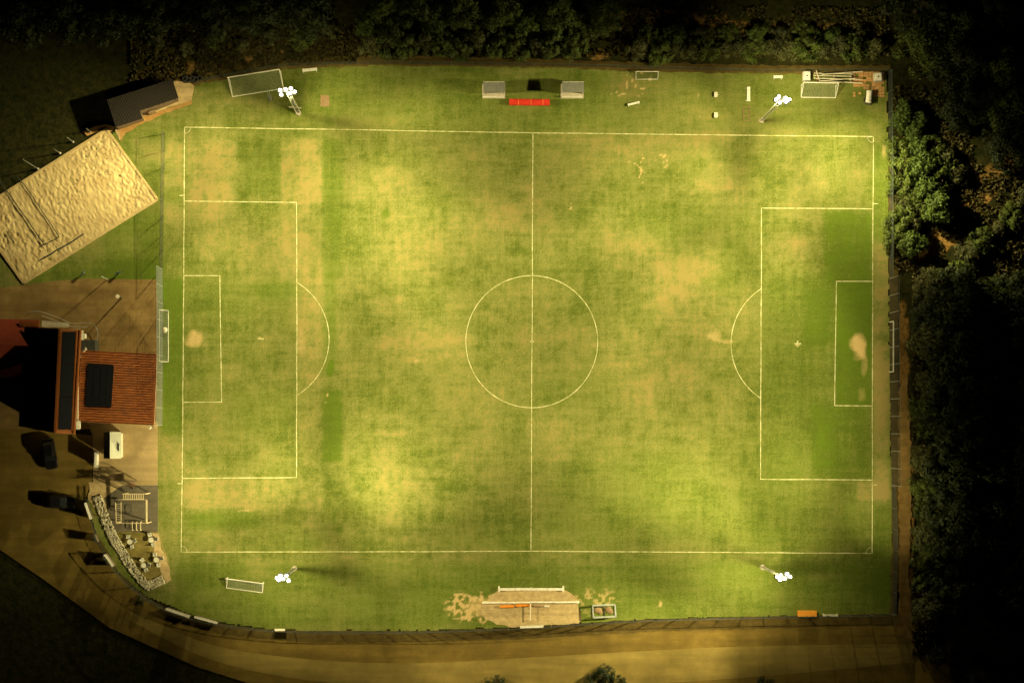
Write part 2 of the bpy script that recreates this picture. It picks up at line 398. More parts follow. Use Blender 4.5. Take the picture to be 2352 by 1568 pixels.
for (ax, ay, bx, by, wd, am) in [(2105, 590, 2200, 530, 26, 1), (1430, 30, 1700, 62, 16, .8), (1620, 55, 2000, 66, 8, .6), (2100, 590, 2180, 540, 18, .9), (2160, 550, 2270, 440, 16, .9), (2220, 420, 2352, 370, 20, .7), (330, 175, 640, 128, 16, .7),
                             (2070, 700, 2092, 1500, 13, 1), (2066, 1000, 2080, 1500, 12, 1), (1000, 118, 1400, 126, 10, .35), (1350, 118, 1430, 124, 12, .6), (840, 118, 880, 122, 14, .5)]:
    t = np.clip(((jx - ax) * (bx - ax) + (jy - ay) * (by - ay)) / ((bx - ax) ** 2 + (by - ay) ** 2), 0, 1)
    dd = np.hypot(jx - ax - t * (bx - ax), jy - ay - t * (by - ay)); dirt = dirt + (1 - sst(wd * .6, wd * 1.3, dd)) * am
colattr(me, 'wear', np.clip(dirt, 0, 1), n2, n3)
def ground_material():
    m, nt, b = newmat('rough_ground')
    at = nt.nodes.new('ShaderNodeVertexColor'); at.layer_name = 'wear'
    sp = nt.nodes.new('ShaderNodeSeparateColor'); nt.links.new(at.outputs[0], sp.inputs[0])
    co = objco(nt)
    f = noise(nt, co, 1.1, 6, .75)
    c = mixc(nt, maprange(nt, f, .35, .65, 0, 1), (.010, .014, .004), (.038, .034, .010))
    c2 = mixc(nt, maprange(nt, noise(nt, co, 2.2, 5, .7), .35, .65, 0, 1), (.13, .075, .022), (.30, .17, .05))
    c = mixc(nt, maprange(nt, math_(nt, 'ADD', sp.outputs[0], maprange(nt, f, .2, .8, -.3, .3)), .3, .8, 0, 1), c, c2)
    nt.links.new(c, b.inputs['Base Color']); b.inputs['Roughness'].default_value = 1; b.inputs['Specular IOR Level'].default_value = .05
    bump(nt, b, f, .8, .3); return m
me.materials.append(ground_material()); settag(go, kind='structure')
for p_ in (lo, go): pass

# ------------------------------------------------------------------ flat sheets
def smoothpts(pts, n=6, closed=False):
    out = []; L = len(pts)
    for i in range(L - 1):
        p0 = pts[max(i - 1, 0)]; p1 = pts[i]; p2 = pts[i + 1]; p3 = pts[min(i + 2, L - 1)]
        for k in range(n):
            t = k / n
            out.append(tuple(.5 * ((2 * p1[a]) + (-p0[a] + p2[a]) * t + (2 * p0[a] - 5 * p1[a] + 4 * p2[a] - p3[a]) * t * t + (-p0[a] + 3 * p1[a] - 3 * p2[a] + p3[a]) * t ** 3) for a in (0, 1)))
    out.append(tuple(pts[-1])); return out
def sheet(name, pts, z, m, thick=.12, rag=0.0, kind='structure'):
    W = []
    n = len(pts)
    for i in range(n):
        a = Vector(pts[i]); b = Vector(pts[(i + 1) % n]); L = (b - a).length; k = max(1, int(L / 9)) if rag else 1
        for j in range(k):
            p = a.lerp(b, j / k)
            if rag: p = p + Vector((random.uniform(-rag, rag), random.uniform(-rag, rag)))
            W.append(P(p.x, p.y))
    mb = MB(); ar = sum(W[i].x * W[(i + 1) % len(W)].y - W[(i + 1) % len(W)].x * W[i].y for i in range(len(W)))
    if ar < 0: W.reverse()
    mb.prism([(p.x, p.y) for p in W], z - thick, z)
    o = mb.build(name, m); settag(o, kind=kind); return o

def asphalt_mat(name, a, b_, tracks=None, sc=.6):
    m, nt, b = newmat(name); co = objco(nt)
    f = noise(nt, co, sc, 6, .65); g = noise(nt, objco(nt, (.05, .6, 1)), 1.2, 3)
    c = mixc(nt, maprange(nt, f, .35, .65, 0, 1), a, b_)
    c = mixc(nt, maprange(nt, g, .35, .65, 0, .5), c, tuple(x * .6 for x in a))
    c = mixc(nt, maprange(nt, noise(nt, co, 5, 3), .55, .75, 0, .4), c, tuple(x * .5 for x in a))
    nt.links.new(c, b.inputs['Base Color']); b.inputs['Roughness'].default_value = .95; b.inputs['Specular IOR Level'].default_value = .15
    bump(nt, b, noise(nt, co, 9, 3), .35, .03); return m
M_ROAD = asphalt_mat('road_surface', (.13, .088, .020), (.21, .140, .032), sc=.35)
M_TRACK = asphalt_mat('road_worn_track', (.20, .148, .042), (.29, .21, .06), sc=.3)
M_YARD = asphalt_mat('yard_paving', (.17, .108, .04), (.29, .19, .075), sc=.35)
M_YARDL = asphalt_mat('terrace_paving', (.28, .205, .10), (.40, .29, .15), sc=.4)
M_VERGE = asphalt_mat('soil_and_fence_shade', (.075, .052, .014), (.13, .09, .025), sc=.9)
M_RUBBER = asphalt_mat('rubber_mat', (.10, .085, .06), (.13, .11, .08), sc=1.5)
M_DIRT = asphalt_mat('bare_dirt', (.36, .26, .13), (.55, .41, .22), sc=1.6)
M_PATH = asphalt_mat('orange_dirt', (.30, .16, .05), (.44, .25, .09), sc=.9)

FENCE = [(200, 1146), (212, 1194), (226, 1240), (244, 1275), (266, 1304), (296, 1336), (336, 1369), (384, 1397), (440, 1416), (504, 1431), (600, 1443), (700, 1448), (960, 1448), (1200, 1439), (1500, 1421), (1850, 1413), (2046, 1409)]
fence_s = smoothpts(FENCE, 5)
road = [(-500, 985), (60, 985), (214, 1000), (211, 1100), (196, 1146)] + [(x - 3, y + 3) for x, y in fence_s] + [(2110, 1409), (2110, 1470), (2300, 1480), (2800, 1480), (2800, 1600), (1750, 1590), (1100, 1640), (820, 1630), (640, 1590), (450, 1530), (250, 1440), (100, 1330), (0, 1262), (-500, 1120)]
sheet('road', road, .012, M_ROAD)
# worn lighter wheel strip along the road
tr = smoothpts([(300, 1400), (480, 1478), (700, 1512), (960, 1522), (1300, 1504), (1700, 1484), (2100, 1478)], 6) + smoothpts([(2100, 1520), (1700, 1556), (1300, 1578), (960, 1580), (700, 1560), (480, 1512), (300, 1425)], 6)
sheet('road_track', tr, .02, M_TRACK, .015, rag=0)
fence_shade_strip = [(x, y) for x, y in fence_s[8:]] + [(2050, 1432), (1850, 1440), (1500, 1450), (1200, 1466), (960, 1474), (700, 1474), (600, 1466), (500, 1452), (430, 1434), (380, 1412), (330, 1374), (290, 1342)]
sheet('fence_shade_strip', fence_shade_strip, .03, M_VERGE, .05, rag=1.5)  # shadow band of the fence netting, painted as darker soil
sheet('pavement', [(-500, 668), (0, 661), (57, 654), (131, 645), (197, 640), (240, 641), (354, 642), (362, 642), (362, 985), (-500, 985)], .02, M_YARD)
sheet('terrace', [(196, 960), (362, 968), (362, 1114), (286, 1116), (250, 1118), (214, 1112), (213, 1000)], .032, M_YARDL)
sheet('terrace_dirt', [(204, 1108), (290, 1112), (275, 1138), (250, 1146), (238, 1200), (226, 1180), (204, 1146)], .04, M_DIRT, rag=2)
sheet('play_surface', [(281, 1114), (362.6, 1114), (362.6, 1221), (263, 1221), (239, 1143)], .05, M_RUBBER)
sheet('shed_pavement', [(262, 292), (320, 262), (395, 186), (418, 187), (447, 196), (443, 214), (441, 231), (390, 246), (332, 268), (282, 296), (276, 324)], .03, M_DIRT, rag=1.5)
sheet('shed_path', [(272, 300), (332, 268), (440, 232), (438, 238), (390, 256), (338, 280), (290, 304), (277, 326)], .038, M_PATH, .02, rag=2)
sheet('rubble_patch', [(190, 300), (240, 285), (262, 294), (258, 300), (200, 310)], .02, M_PATH, rag=3)
sheet('path', [(2064, 900), (2084, 860), (2092, 1000), (2092, 1180), (2088, 1300), (2094, 1400), (2098, 1470), (2064, 1460), (2066, 1300), (2064, 1150), (2064, 1000)], .03, asphalt_mat('path_soil', (.20, .12, .035), (.32, .20, .07), sc=.9), rag=3)
sheet('fence_strip', [(2040, 340), (2062, 340), (2064, 900), (2066, 1300), (2054, 1410), (2044, 1410), (2050, 1240), (2046, 1000), (2042, 600)], .012, M_VERGE, rag=1.5)
sheet('ditch_strip', [(330, 200), (520, 160), (640, 140), (860, 128), (1100, 132), (1500, 144), (1760, 150), (2045, 150), (2045, 168), (1750, 170), (1460, 165), (1300, 157), (1000, 152), (860, 151), (640, 160), (450, 196)], .014, M_VERGE, rag=2)
sheet('plank_ground', [(1146, 1352), (1294, 1352), (1310, 1362), (1330, 1384), (1334, 1420), (1326, 1432), (1180, 1440), (1130, 1430), (1100, 1410), (1108, 1386), (1130, 1366)], .03, M_DIRT, .1, rag=2.5)
sheet('playground_soil', [(238, 1210), (262, 1222), (362, 1222), (372, 1260), (392, 1330), (345, 1345), (300, 1300), (262, 1250)], .02, asphalt_mat('trampled_soil', (.13, .105, .03), (.24, .19, .06), sc=.9), rag=3)
sheet('turf_edge_dirt', [(362, 1222), (372, 1260), (384, 1290), (396, 1330), (384, 1340), (366, 1310), (352, 1260), (350, 1224)], .03, M_DIRT, .02, rag=3)

# sand court: a real bumpy surface
CA, CB, CC, CD = P(245, 297), P(362, 458), P(55, 650), P(-62, 489)
def sand_mesh():
    U = (CB - CA); W = (CD - CA); nu = int(U.length / .10); nv = int(W.length / .10)
    u, v = np.meshgrid(np.linspace(0, 1, nu), np.linspace(0, 1, nv))
    X = CA.x + U.x * u + W.x * v; Y = CA.y + U.y * u + W.y * v
    xr = X * 1.0; Z = .06 + (fbm(X, Y, .34, 90, 2) - .5) * .17 * sst(.2, .6, fbm(X, Y, 5, 94)) + (fbm(X * 1.4 + Y * .5, Y * .8, .45, 91, 2) - .5) * .10 + (fbm(X, Y, 6, 92) - .5) * .12
    idx = np.arange(nu * nv).reshape(nv, nu)
    q = np.stack([idx[:-1, :-1], idx[1:, :-1], idx[1:, 1:], idx[:-1, 1:]], -1).reshape(-1, 4)
    me = bpy.data.meshes.new('sand_court'); Vv = np.stack([X.ravel(), Y.ravel(), Z.ravel()], 1)
    me.vertices.add(len(Vv)); me.vertices.foreach_set('co', Vv.astype(np.float32).ravel())
    me.loops.add(q.size); me.loops.foreach_set('vertex_index', q.astype(np.int32).ravel())
    me.polygons.add(len(q)); me.polygons.foreach_set('loop_start', np.arange(0, q.size, 4, dtype=np.int32))
    me.polygons.foreach_set('loop_total', np.full(len(q), 4, np.int32)); me.polygons.foreach_set('use_smooth', [True] * len(q))
    me.update(calc_edges=True)
    m, nt, b = newmat('sand'); co = objco(nt); f = noise(nt, co, .5, 5)
    c = mixc(nt, maprange(nt, f, .3, .7, 0, 1), (.40, .29, .14), (.54, .42, .22)); nt.links.new(c, b.inputs['Base Color'])
    b.inputs['Roughness'].default_value = 1; b.inputs['Specular IOR Level'].default_value = .05; me.materials.append(m)
    o = bpy.data.objects.new('sand_court', me); COL.objects.link(o); settag(o, kind='structure')
sand_mesh()
kb = MB()
for a, b_ in ((CA, CB), (CB, CC), (CC, CD), (CD, CA)):
    kb.bar(a + Vector((0, 0, .02)), b_ + Vector((0, 0, .02)), .34, .2)
kb.build('court_kerb', mat('sandy_timber', (.45, .33, .16), .9), loc=CA, tag=('low sandy timber border framing the beach court', 'court border'))
M_TAPE = mat('dark_tape', (.03, .035, .03), .8)
def tape(pts, label, wd=.16, z=.22):
    mb = MB()
    for a, b_ in zip(pts, pts[1:]):
        n = 8; A = P(*a); B = P(*b_); prev = None
        for i in range(n + 1):
            p = A.lerp(B, i / n) + Vector((random.uniform(-.05, .05), random.uniform(-.05, .05), z + random.uniform(-.02, .02)))
            if prev: mb.bar(prev, p, wd, .03)
            prev = p
    mb.build('court_tape', M_TAPE, loc=P(*pts[0]), tag=(label, 'court tape', 'boundary tapes on the sand'))
tape([(-20, 384), (0, 415), (103, 563)], 'longest dark boundary tape on the sand, nearest the photo edge')
tape([(40, 405), (52, 420), (88, 470), (137, 545), (95, 565)], 'dark L-shaped tape on the sand, hooked at its lower end', .13)
tape([(193, 538), (93, 598)], 'straight dark tape on the sand parallel to the lower border', .2)
tape([(15, 532), (30, 555)], 'very short dark tape scrap on the sand', .12)

# ------------------------------------------------------------------ pitch lines
def pitch_lines():
    mb = MB(); W = .125
    def line(pts, wd=W):
        for a, b_ in zip(pts, pts[1:]):
            A = P(*a); B = P(*b_); L = (B - A).length; n = max(1, int(L / 3)); d = (B - A).normalized(); s = Vector((-d.y, d.x, 0))
            prev = None
            for i in range(n + 1):
                p = A.lerp(B, i / n) + s * (random.uniform(-.025, .025) if 0 < i < n else 0)
                if prev is not None:
                    k = wd * random.uniform(.42, .56); e = d * (wd / 2 if i in (1, n) else 0)
                    q0 = prev - (d * wd / 2 if i == 1 else Vector()); q1 = p + (d * wd / 2 if i == n else Vector())
                    mb.add([q0 - s * k + Vector((0, 0, .014)), q1 - s * k + Vector((0, 0, .014)), q1 + s * k + Vector((0, 0, .014)), q0 + s * k + Vector((0, 0, .014))], [(0, 1, 2, 3)])
                prev = p
    def arc(cx, cy, r, a0, a1, n):
        line([(cx + r * math.cos(a0 + (a1 - a0) * i / n), cy + r * math.sin(a0 + (a1 - a0) * i / n)) for i in range(n + 1)])
    line([(424, 292.5), (826, 298.5), (1224, 305.5), (1640, 310), (2006, 314)]); line([(416, 1267), (820, 1266.5), (1220, 1265), (1620, 1267.5), (2003, 1270)])
    line([(424, 292.5), (423, 462), (421, 800), (418.5, 1098), (416, 1267)]); line([(2006, 314), (2005, 480), (2004, 800), (2003, 1270)])
    line([(1224, 305.5), (1222, 784), (1219.5, 1265)])
    for pts in ([(423, 462), (681, 465), (682, 780), (681, 1096), (418.5, 1098)], [(422, 633), (505, 633), (509, 923), (420, 923.5)], [(2005, 480), (1749, 478), (1748, 790), (1747, 1100), (2003, 1102)], [(2005, 646), (1921, 646), (1917, 931), (2003, 932)]):
        line(pts)
    arc(1221.5, 784.5, 151.5, 0, 2 * PI, 72)
    a = math.atan2(130, 75); arc(606, 778, 150, -a, a, 26); a = math.atan2(125, 81); arc(1828, 789, 149, PI - a, PI + a, 26)
    arc(424, 292.5, 14, 0, PI / 2, 6); arc(2006, 314, 14, PI / 2, PI, 6); arc(416, 1267, 14, -PI / 2, 0, 6); arc(2003, 1270, 14, PI, 1.5 * PI, 6)
    line([(413, 449), (424, 449)]); line([(409, 1110), (418, 1110)]); line([(2006, 468), (2016, 468)]); line([(2003, 1113), (2013, 1113)])
    line([(1218, 784), (1226, 784)]); line([(1826, 789), (1838, 789)], .2); line([(1832, 784), (1832, 795)], .2); line([(593, 778), (604, 778)], .2)
    m, nt, b = newmat('line_paint'); co = objco(nt); f = noise(nt, co, 1.0, 5, .8)
    c = mixc(nt, maprange(nt, f, .40, .60, 0, 1), (.60, .57, .36), (.26, .27, .09)); nt.links.new(c, b.inputs['Base Color']); b.inputs['Roughness'].default_value = 1
    mb.build('pitch_markings', m, tag=(None, None, None, 'structure'))
pitch_lines()

# ------------------------------------------------------------------ floodlight masts with their own lights
MASTH = 16.0
LCOL = (1.0, .865, .40)
KW = 130000.0
def mast(cx, cy, heads, aims, label, basekind):
    top = P(cx, cy, MASTH); base = Vector((top.x, top.y, 0))
    t = thing('floodlight_mast', label, 'floodlight mast', base, 0, 'floodlight masts round the pitch')
    MB().rod((0, 0, -.1), (0, 0, .45), .42, .36, 14).build('concrete_base', M_CONC, t, bevel=.03)
    for s in (-1, 1):
        MB().rod((s * .32, 0, .4), (s * .26, 0, MASTH), .075, .055, 8).build('pole', M_WHITE, t)
    br = MB()
    for i in range(12):
        z = .8 + i * 1.26; br.rod((-.3, 0, z), (.3, 0, z + .63), .025); br.rod((.3, 0, z + .63), (-.3, 0, z + 1.26), .025)
    br.build('lattice', M_GALV, t)
    xs_ = [P(cx + h[0], cy + h[1], MASTH).x - base.x for h in heads]; ys_ = [P(cx + h[0], cy + h[1], MASTH).y - base.y for h in heads]
    MB().bar((min(xs_) - .2, 0, MASTH), (max(xs_) + .2, 0, MASTH), .1, .1).build('crossarm', M_GALV, t)
    dm = Vector(((G(1210, 784) - base).x, (G(1210, 784) - base).y, 0)).normalized()
    for i, (hx, hy) in enumerate(zip(xs_, ys_)):
        c = Vector((hx, hy, MASTH))
        f = MB(); f.rod(c + Vector((0, 0, -.35)), c + Vector((0, 0, -.12)), .36, .22, 12); f.bar(c + Vector((0, 0, -.1)), (hx, 0, MASTH), .05, .05)
        fo = f.build('floodlight', M_GALV, t)
        MB().ball(c + Vector((0, 0, .12)), .19, .16, .17, 12, 8).build('lamp_glass', M_LAMP, fo, smooth=True)
    for i, (ax, ay, deg, wt, bl) in enumerate(aims):
        l = bpy.data.lights.new('flood_beam', 'SPOT'); l.energy = wt * KW; l.color = LCOL; l.spot_size = math.radians(deg); l.spot_blend = bl; l.shadow_soft_size = .18
        lob = bpy.data.objects.new('flood_beam', l); COL.objects.link(lob)
        loc = Vector((xs_[i % len(xs_)], ys_[i % len(xs_)], MASTH - .75)); lob.parent = t; lob.location = loc
        d = G(ax, ay) - (base + loc); lob.rotation_euler = d.to_track_quat('-Z', 'Y').to_euler()
    return t
mast(661, 211, [(-18, -4), (-15, 7), (-5, -6), (5, 4), (7, -8), (16, 0)],
     [(871, 288, 84, 0.12, 1), (1022, 342, 64, 0.25, 1), (1172, 397, 60, 0.27, 1), (1046, 596, 60, 0.44, 1), (1181, 731, 44, 0.88, 1), (792, 572, 64, 0.26, 1), (792, 572, 90, 0.17, 1), (847, 722, 60, 0.14, 1), (913, 903, 44, 0.86, 1), (913, 903, 60, 0.36, 1), (635, 947, 44, 0.6, 1), (577, 419, 84, 0.13, 1), (517, 567, 64, 0.2, 1), (457, 715, 60, 0.23, 1), (385, 893, 44, 0.88, 1), (661, 211, 110, 0.1, 1), (181, 475, 70, 0.31, 1), (53, 515, 50, 0.77, 1), (277, 365, 90, 0.19, 1), (21, 339, 50, 0.24, 1)],
     'tall lit floodlight mast behind the upper touchline, right of the netted goal', 0)
mast(1797, 229, [(-15, 0), (-8, -7), (-6, 7), (7, -4), (16, 0), (9, 5)],
     [(1414, 196, 64, 0.08, 1), (1064, 165, 44, 0.23, 1), (1436, 360, 90, 0.24, 1), (1286, 415, 60, 0.12, 1), (1105, 481, 44, 0.45, 1), (1105, 481, 60, 0.24, 1), (1525, 501, 64, 0.26, 1), (1277, 749, 44, 0.76, 1), (1277, 749, 60, 0.15, 1), (1666, 590, 64, 0.13, 1), (1666, 590, 90, 0.1, 1), (1611, 740, 60, 0.18, 1), (1545, 921, 44, 1.0, 1), (1810, 613, 64, 0.2, 1), (1816, 773, 60, 0.13, 1), (1823, 965, 44, 0.97, 1), (1881, 437, 84, 0.22, 1), (1941, 585, 64, 0.19, 1), (1797, 229, 110, 0.14, 1), (1957, 229, 90, 0.09, 1), (2060, 420, 60, 0.4, 1), (2240, 520, 44, 0.8, 1)],
     'tall lit floodlight mast near the white tanks at the upper right', 0)
mast(651, 1327, [(-15, -1), (-7, -6), (-11, 4), (-1, 2), (7, -6), (12, 6)],
     [(1034, 1360, 64, 0.08, 1), (1012, 1196, 64, 0.2, 1), (1162, 1141, 60, 0.14, 1), (923, 1055, 64, 0.21, 1), (1036, 942, 60, 0.65, 1), (1171, 807, 44, 0.14, 1), (782, 966, 64, 0.22, 1), (638, 943, 64, 0.18, 1), (625, 591, 44, 0.09, 1), (567, 1119, 84, 0.1, 1), (507, 971, 64, 0.34, 1), (375, 645, 44, 0.16, 1), (651, 1327, 110, 0.14, 1), (171, 1063, 70, 0.38, 1), (267, 1173, 90, 0.1, 1), (1035, 1519, 80, 0.1, 1), (1195, 1519, 50, 0.29, 1), (260, 1010, 44, 0.2, 1)],
     'tall lit floodlight mast at the lower left beside a small goal', 0)
mast(1799, 1324, [(-14, 0), (-7, 7), (-6, -4), (4, 4), (16, 0), (9, -7)],
     [(1066, 1388, 44, 0.22, 1), (1066, 1388, 60, 0.15, 1), (1288, 1138, 60, 0.13, 1), (1107, 1072, 44, 0.63, 1), (1527, 1052, 64, 0.24, 1), (1527, 1052, 90, 0.09, 1), (1414, 939, 60, 0.42, 1), (1279, 804, 44, 0.29, 1), (1807, 1100, 84, 0.09, 1), (1812, 940, 64, 0.26, 1), (1818, 780, 60, 0.22, 1), (1943, 968, 64, 0.09, 1), (1739, 1264, 130, 0.1, 1), (1255, 1516, 50, 0.4, 1), (1460, 1580, 64, 0.28, 0.85), (1610, 1330, 100, 0.16, 1), (2120, 1130, 44, 0.22, 1)],
     'tall lit floodlight mast at the lower right, behind the near touchline', 0)

# ------------------------------------------------------------------ goals
def goal(mid, W, H, D, rz, label, group=None, cord=M_NET, r=.07):
    t = thing('goal', label, 'goal', mid, rz, group)
    h = W / 2
    for s in (-1, 1): MB().rod((s * h, 0, 0), (s * h, 0, H), r, n=8).build('goal_post', M_WHITE, t)
    MB().rod((-h - r, 0, H), (h + r, 0, H), r, n=8).build('crossbar', M_WHITE, t)
    MB().rod((-h, D, .06), (h, D, .06), r * .8, n=8).build('ground_bar', M_WHITE, t)
    for s in (-1, 1):
        MB().rod((s * h, 0, .06), (s * h, D, .06), r * .8).build('side_bar', M_WHITE, t)
        MB().rod((s * h, 0, H - .05), (s * h, D, .08), r * .5).build('stay', M_WHITE, t)
    n = MB(); sp = .22; nx = int(W / sp); L = math.hypot(D, H); ny = int(L / sp)
    sag = lambda u, v: -.18 * math.sin(PI * v) * (1 + .7 * math.sin(u * 14))
    def q(u, v): return Vector((-h + W * u, D * v, H * (1 - v) + .06 + sag(u, v)))
    for i in range(nx + 1):
        for k in range(6): n.rod(q(i / nx, k / 6), q(i / nx, (k + 1) / 6), .011, n=3)
    for j in range(1, ny):
        for k in range(12): n.rod(q(k / 12, j / ny), q((k + 1) / 12, j / ny), .011, n=3)
    for s in (-1, 1):
        for i in range(1, int(D / sp)):
            y = i * sp; n.rod((s * h, y, .05), (s * h, y, H * (1 - y / D)), .011, n=3)
        for i in range(1, int(H / sp)):
            z = i * sp; n.rod((s * h, 0, z), (s * h, D * (1 - z / H), z), .011, n=3)
    n.build('net', cord, t)
    return t
goal(G(586.6, 177), 7.4, 2.44, 2.3, math.radians(9.1) + PI, 'full-size white goal with net by the shed, turned away from the pitch')
goal(G(1880, 196.5), 4.95, 2.0, 1.75, math.radians(-.8) + PI, 'youth goal standing against the stored frames beside the white tanks')
goal(G(564.5, 1331), 5.2, 2.0, 1.5, math.radians(-7.5) + PI, 'small white goal on the grass near the lower left mast', cord=M_NET)
goal(G(372.3, 772), 7.35, 2.44, .9, -PI / 2, 'pitch goal pushed against the tall net before the clubhouse roof', r=.05)
goal(G(2042, 797), 7.15, 2.44, .7, -PI / 2, 'pitch goal pushed against the fence on the dark wooded side', r=.05)
g = goal(G(1485.5, 168), 3.15, 1.0, .9, PI, 'tiny grey goal frame on the edge of the upper scrub', cord=M_DNET, r=.05)

# ------------------------------------------------------------------ benches, boards, boxes
def bench(c, L, D, H, rz, label, m=M_WHITE, group=None, name='bench'):
    t = thing(name, label, 'bench', c, rz, group)
    MB().box((0, 0, H - .03), (L, D, .06)).build('seat', m, t, bevel=.01)
    for s in (-1, 1):
        MB().box((s * (L / 2 - .12), 0, (H - .06) / 2), (.08, D * 1.15, H - .06)).box((s * (L / 2 - .12), 0, .03), (.1, D * 1.7, .06)).build('leg', M_GALV if m is M_WHITE else m, t)
    return t
bench(G(712, 162, 0), 2.1, .42, .45, math.radians(5), 'white bench on the upper edge, right of the big goal')
bench(G(1786, 178), 1.3, .4, .45, 0, 'short pale bench above the upper right mast')
bench(G(1455, 239), 1.75, .3, .4, math.radians(13), 'small tilted white bench alone right of the second dugout')
bench(G(1718, 217.5), 2.05, .45, .55, PI / 2, 'upright white bench left of the upper right mast')
bench(G(1906, 1412), 2.2, .32, .4, math.radians(-1), 'low pale bench beside the orange box at the near fence', M_CREAM)
def rack():
    t = thing('wooden_rack', 'brown wooden rack on the grass below the upright white bench', 'rack', G(1714, 262))
    for s in (-1, 1): MB().box((s * .45, 0, .15), (.09, 2.1, .3)).build('side_rail', M_WOOD, t)
    for y in (-1, -.3, .4, 1.0): MB().box((0, y, .1), (.8, .08, .12)).build('crosspiece', M_WOOD, t)
rack()
def crate(px, py, label):
    t = thing('white_crate', label, 'crate', G(px, py), 0, 'white crates on the upper right grass')
    MB().box((0, 0, .3), (.42, .62, .6)).build('body', M_WHITE, t, bevel=.02); MB().box((0, 0, .62), (.48, .68, .05)).build('lid', M_CREAM, t, bevel=.01)
    MB().rod((.24, 0, .4), (.5, 0, .4), .03).build('handle', M_GALV, t)
crate(1643, 219, 'small white crate, the upper of two on the upper right grass'); crate(1643, 266, 'small white crate, the lower of two on the upper right grass')
def dugout(cx, label):
    t = thing('dugout', label, 'dugout', G(cx, 209), 0, 'team dugouts on the upper touchline')
    MB().box((0, -.05, .04), (3.3, 2.1, .1)).build('floor_slab', M_CONC, t)
    MB().box((0, .85, 1.15), (3.0, .08, 2.1)).build('back_wall', M_CREAM, t)
    for s in (-1, 1): MB().prism([(s * 1.5 - .04, -.45), (s * 1.5 + .04, -.45), (s * 1.5 + .04, .8), (s * 1.5 - .04, .8)], .1, 2.1).build('side_wall', M_CREAM, t)
    MB().box((0, .15, 2.18), (3.1, 1.55, .1), 0, (math.radians(-4), 0)).build('roof', M_GREY, t, bevel=.02)
    MB().box((0, .35, .45), (2.7, .45, .06)).box((-1.1, .35, .25), (.08, .4, .4)).box((1.1, .35, .25), (.08, .4, .4)).build('bench_seat', M_CREAM, t)
    MB().box((0, -.9, .3), (3.0, .1, .5)).build('kick_board', M_WHITE, t)
dugout(1134, 'left dugout with grey roof, the one casting a long black shadow'); dugout(1314, 'right dugout with grey roof, beyond the red covered bench')
def redbench():
    t = thing('covered_bench', 'long bright red tarpaulin covered bench between the dugouts', 'covered bench', G(1216, 236), math.radians(-.6))
    mb = MB(); n = 24
    sec = [(-.44, 0), (-.42, .5), (-.3, .62), (.3, .6), (.42, .5), (.44, 0)]
    vs = []; 
    for i in range(n + 1):
        x = -2.88 + 5.76 * i / n; j = random.uniform(-.02, .02)
        for y, z in sec: vs.append((x, y + j, max(.01, z + (random.uniform(-.04, .03) if z > .1 else 0))))
    fs = [(i * 6 + k, i * 6 + k + 1, (i + 1) * 6 + k + 1, (i + 1) * 6 + k) for i in range(n) for k in range(5)] + [tuple(range(5, -1, -1)), tuple(n * 6 + k for k in range(6))]
    mb.add(vs, fs).build('tarpaulin', M_RED, t)
    for x in (-1.6, .2, 1.9): MB().box((x, 0, .615), (.09, .9, .05)).build('strap', mat('orange_strap', (.85, .2, .05), .5), t)
redbench()
# markers and small kit near the upper left mast
t = thing('marking_cart', 'small grey line marking cart on bare turf by the upper left mast', 'cart', G(621, 226), .3)
MB().box((0, 0, .45), (.45, .7, .4)).build('tank', M_GREY, t, bevel=.05)
for s in (-1, 1): MB().torus((s * .3, -.2, .2), .16, .05, tilt=PI / 2, rz=PI / 2).build('wheel', M_TYRE, t)
MB().rod((-.15, .3, .6), (-.15, .9, .95), .02).rod((.15, .3, .6), (.15, .9, .95), .02).rod((-.2, .9, .95), (.2, .9, .95), .025).build('handle', M_GALV, t)
t = thing('ground_hatch', 'brown boarded hatch flush in the grass right of the upper left mast', 'hatch', G(746, 232))
for i in range(5): MB().box((-.5 + i * .25, 0, .04), (.22, 1.6, .06)).build('board', M_WOOD, t)
t = thing('board_sign', 'narrow white board standing at the foot of the upper left mast', 'board', G(679, 249.5), math.radians(-5))
MB().box((0, 0, .75), (1.8, .1, .7)).build('panel', M_WHITE, t)
for s in (-1, 1): MB().rod((s * .7, .08, 0), (s * .7, .08, 1.1), .04).build('post', M_DARK, t)

# storage corner top right
def tank(px, py, wx, wy, h, rz, label, m=M_WHITE):
    t = thing('storage_tank', label, 'tank', G(px, py), rz, 'white tanks in the storage corner')
    MB().box((0, 0, .08), (wx, wy, .14)).build('pallet', M_WOOD, t)
    MB().box((0, 0, .15 + h / 2), (wx * .94, wy * .94, h)).build('body', m, t, bevel=.08)
    c = MB()
    for i in range(5):
        x = -wx / 2 + wx * i / 4
        c.bar((x, -wy / 2, .16), (x, -wy / 2, .15 + h), .03, .03).bar((x, wy / 2, .16), (x, wy / 2, .15 + h), .03, .03)
    for z in (.4, .75, h + .16): c.bar((-wx / 2, -wy / 2, z), (wx / 2, -wy / 2, z), .03, .03).bar((-wx / 2, wy / 2, z), (wx / 2, wy / 2, z), .03, .03).bar((-wx / 2, -wy / 2, z), (-wx / 2, wy / 2, z), .03, .03).bar((wx / 2, -wy / 2, z), (wx / 2, wy / 2, z), .03, .03)
    c.build('cage', M_GALV, t)
    MB().rod((0, 0, h + .15), (0, 0, h + .24), .12, n=12).build('filler_cap', M_DARK, t)
tank(1850, 178, 1.0, 1.3, 1.0, 0, 'white caged tank at the left end of the stored frames'); tank(2013, 180, 1.05, 1.15, 1.0, .05, 'white caged tank on the pavers in the upper right corner')
t = thing('water_cart', 'elongated white wheeled water cart below the corner pavers', 'cart', G(1993, 225), math.radians(-6))
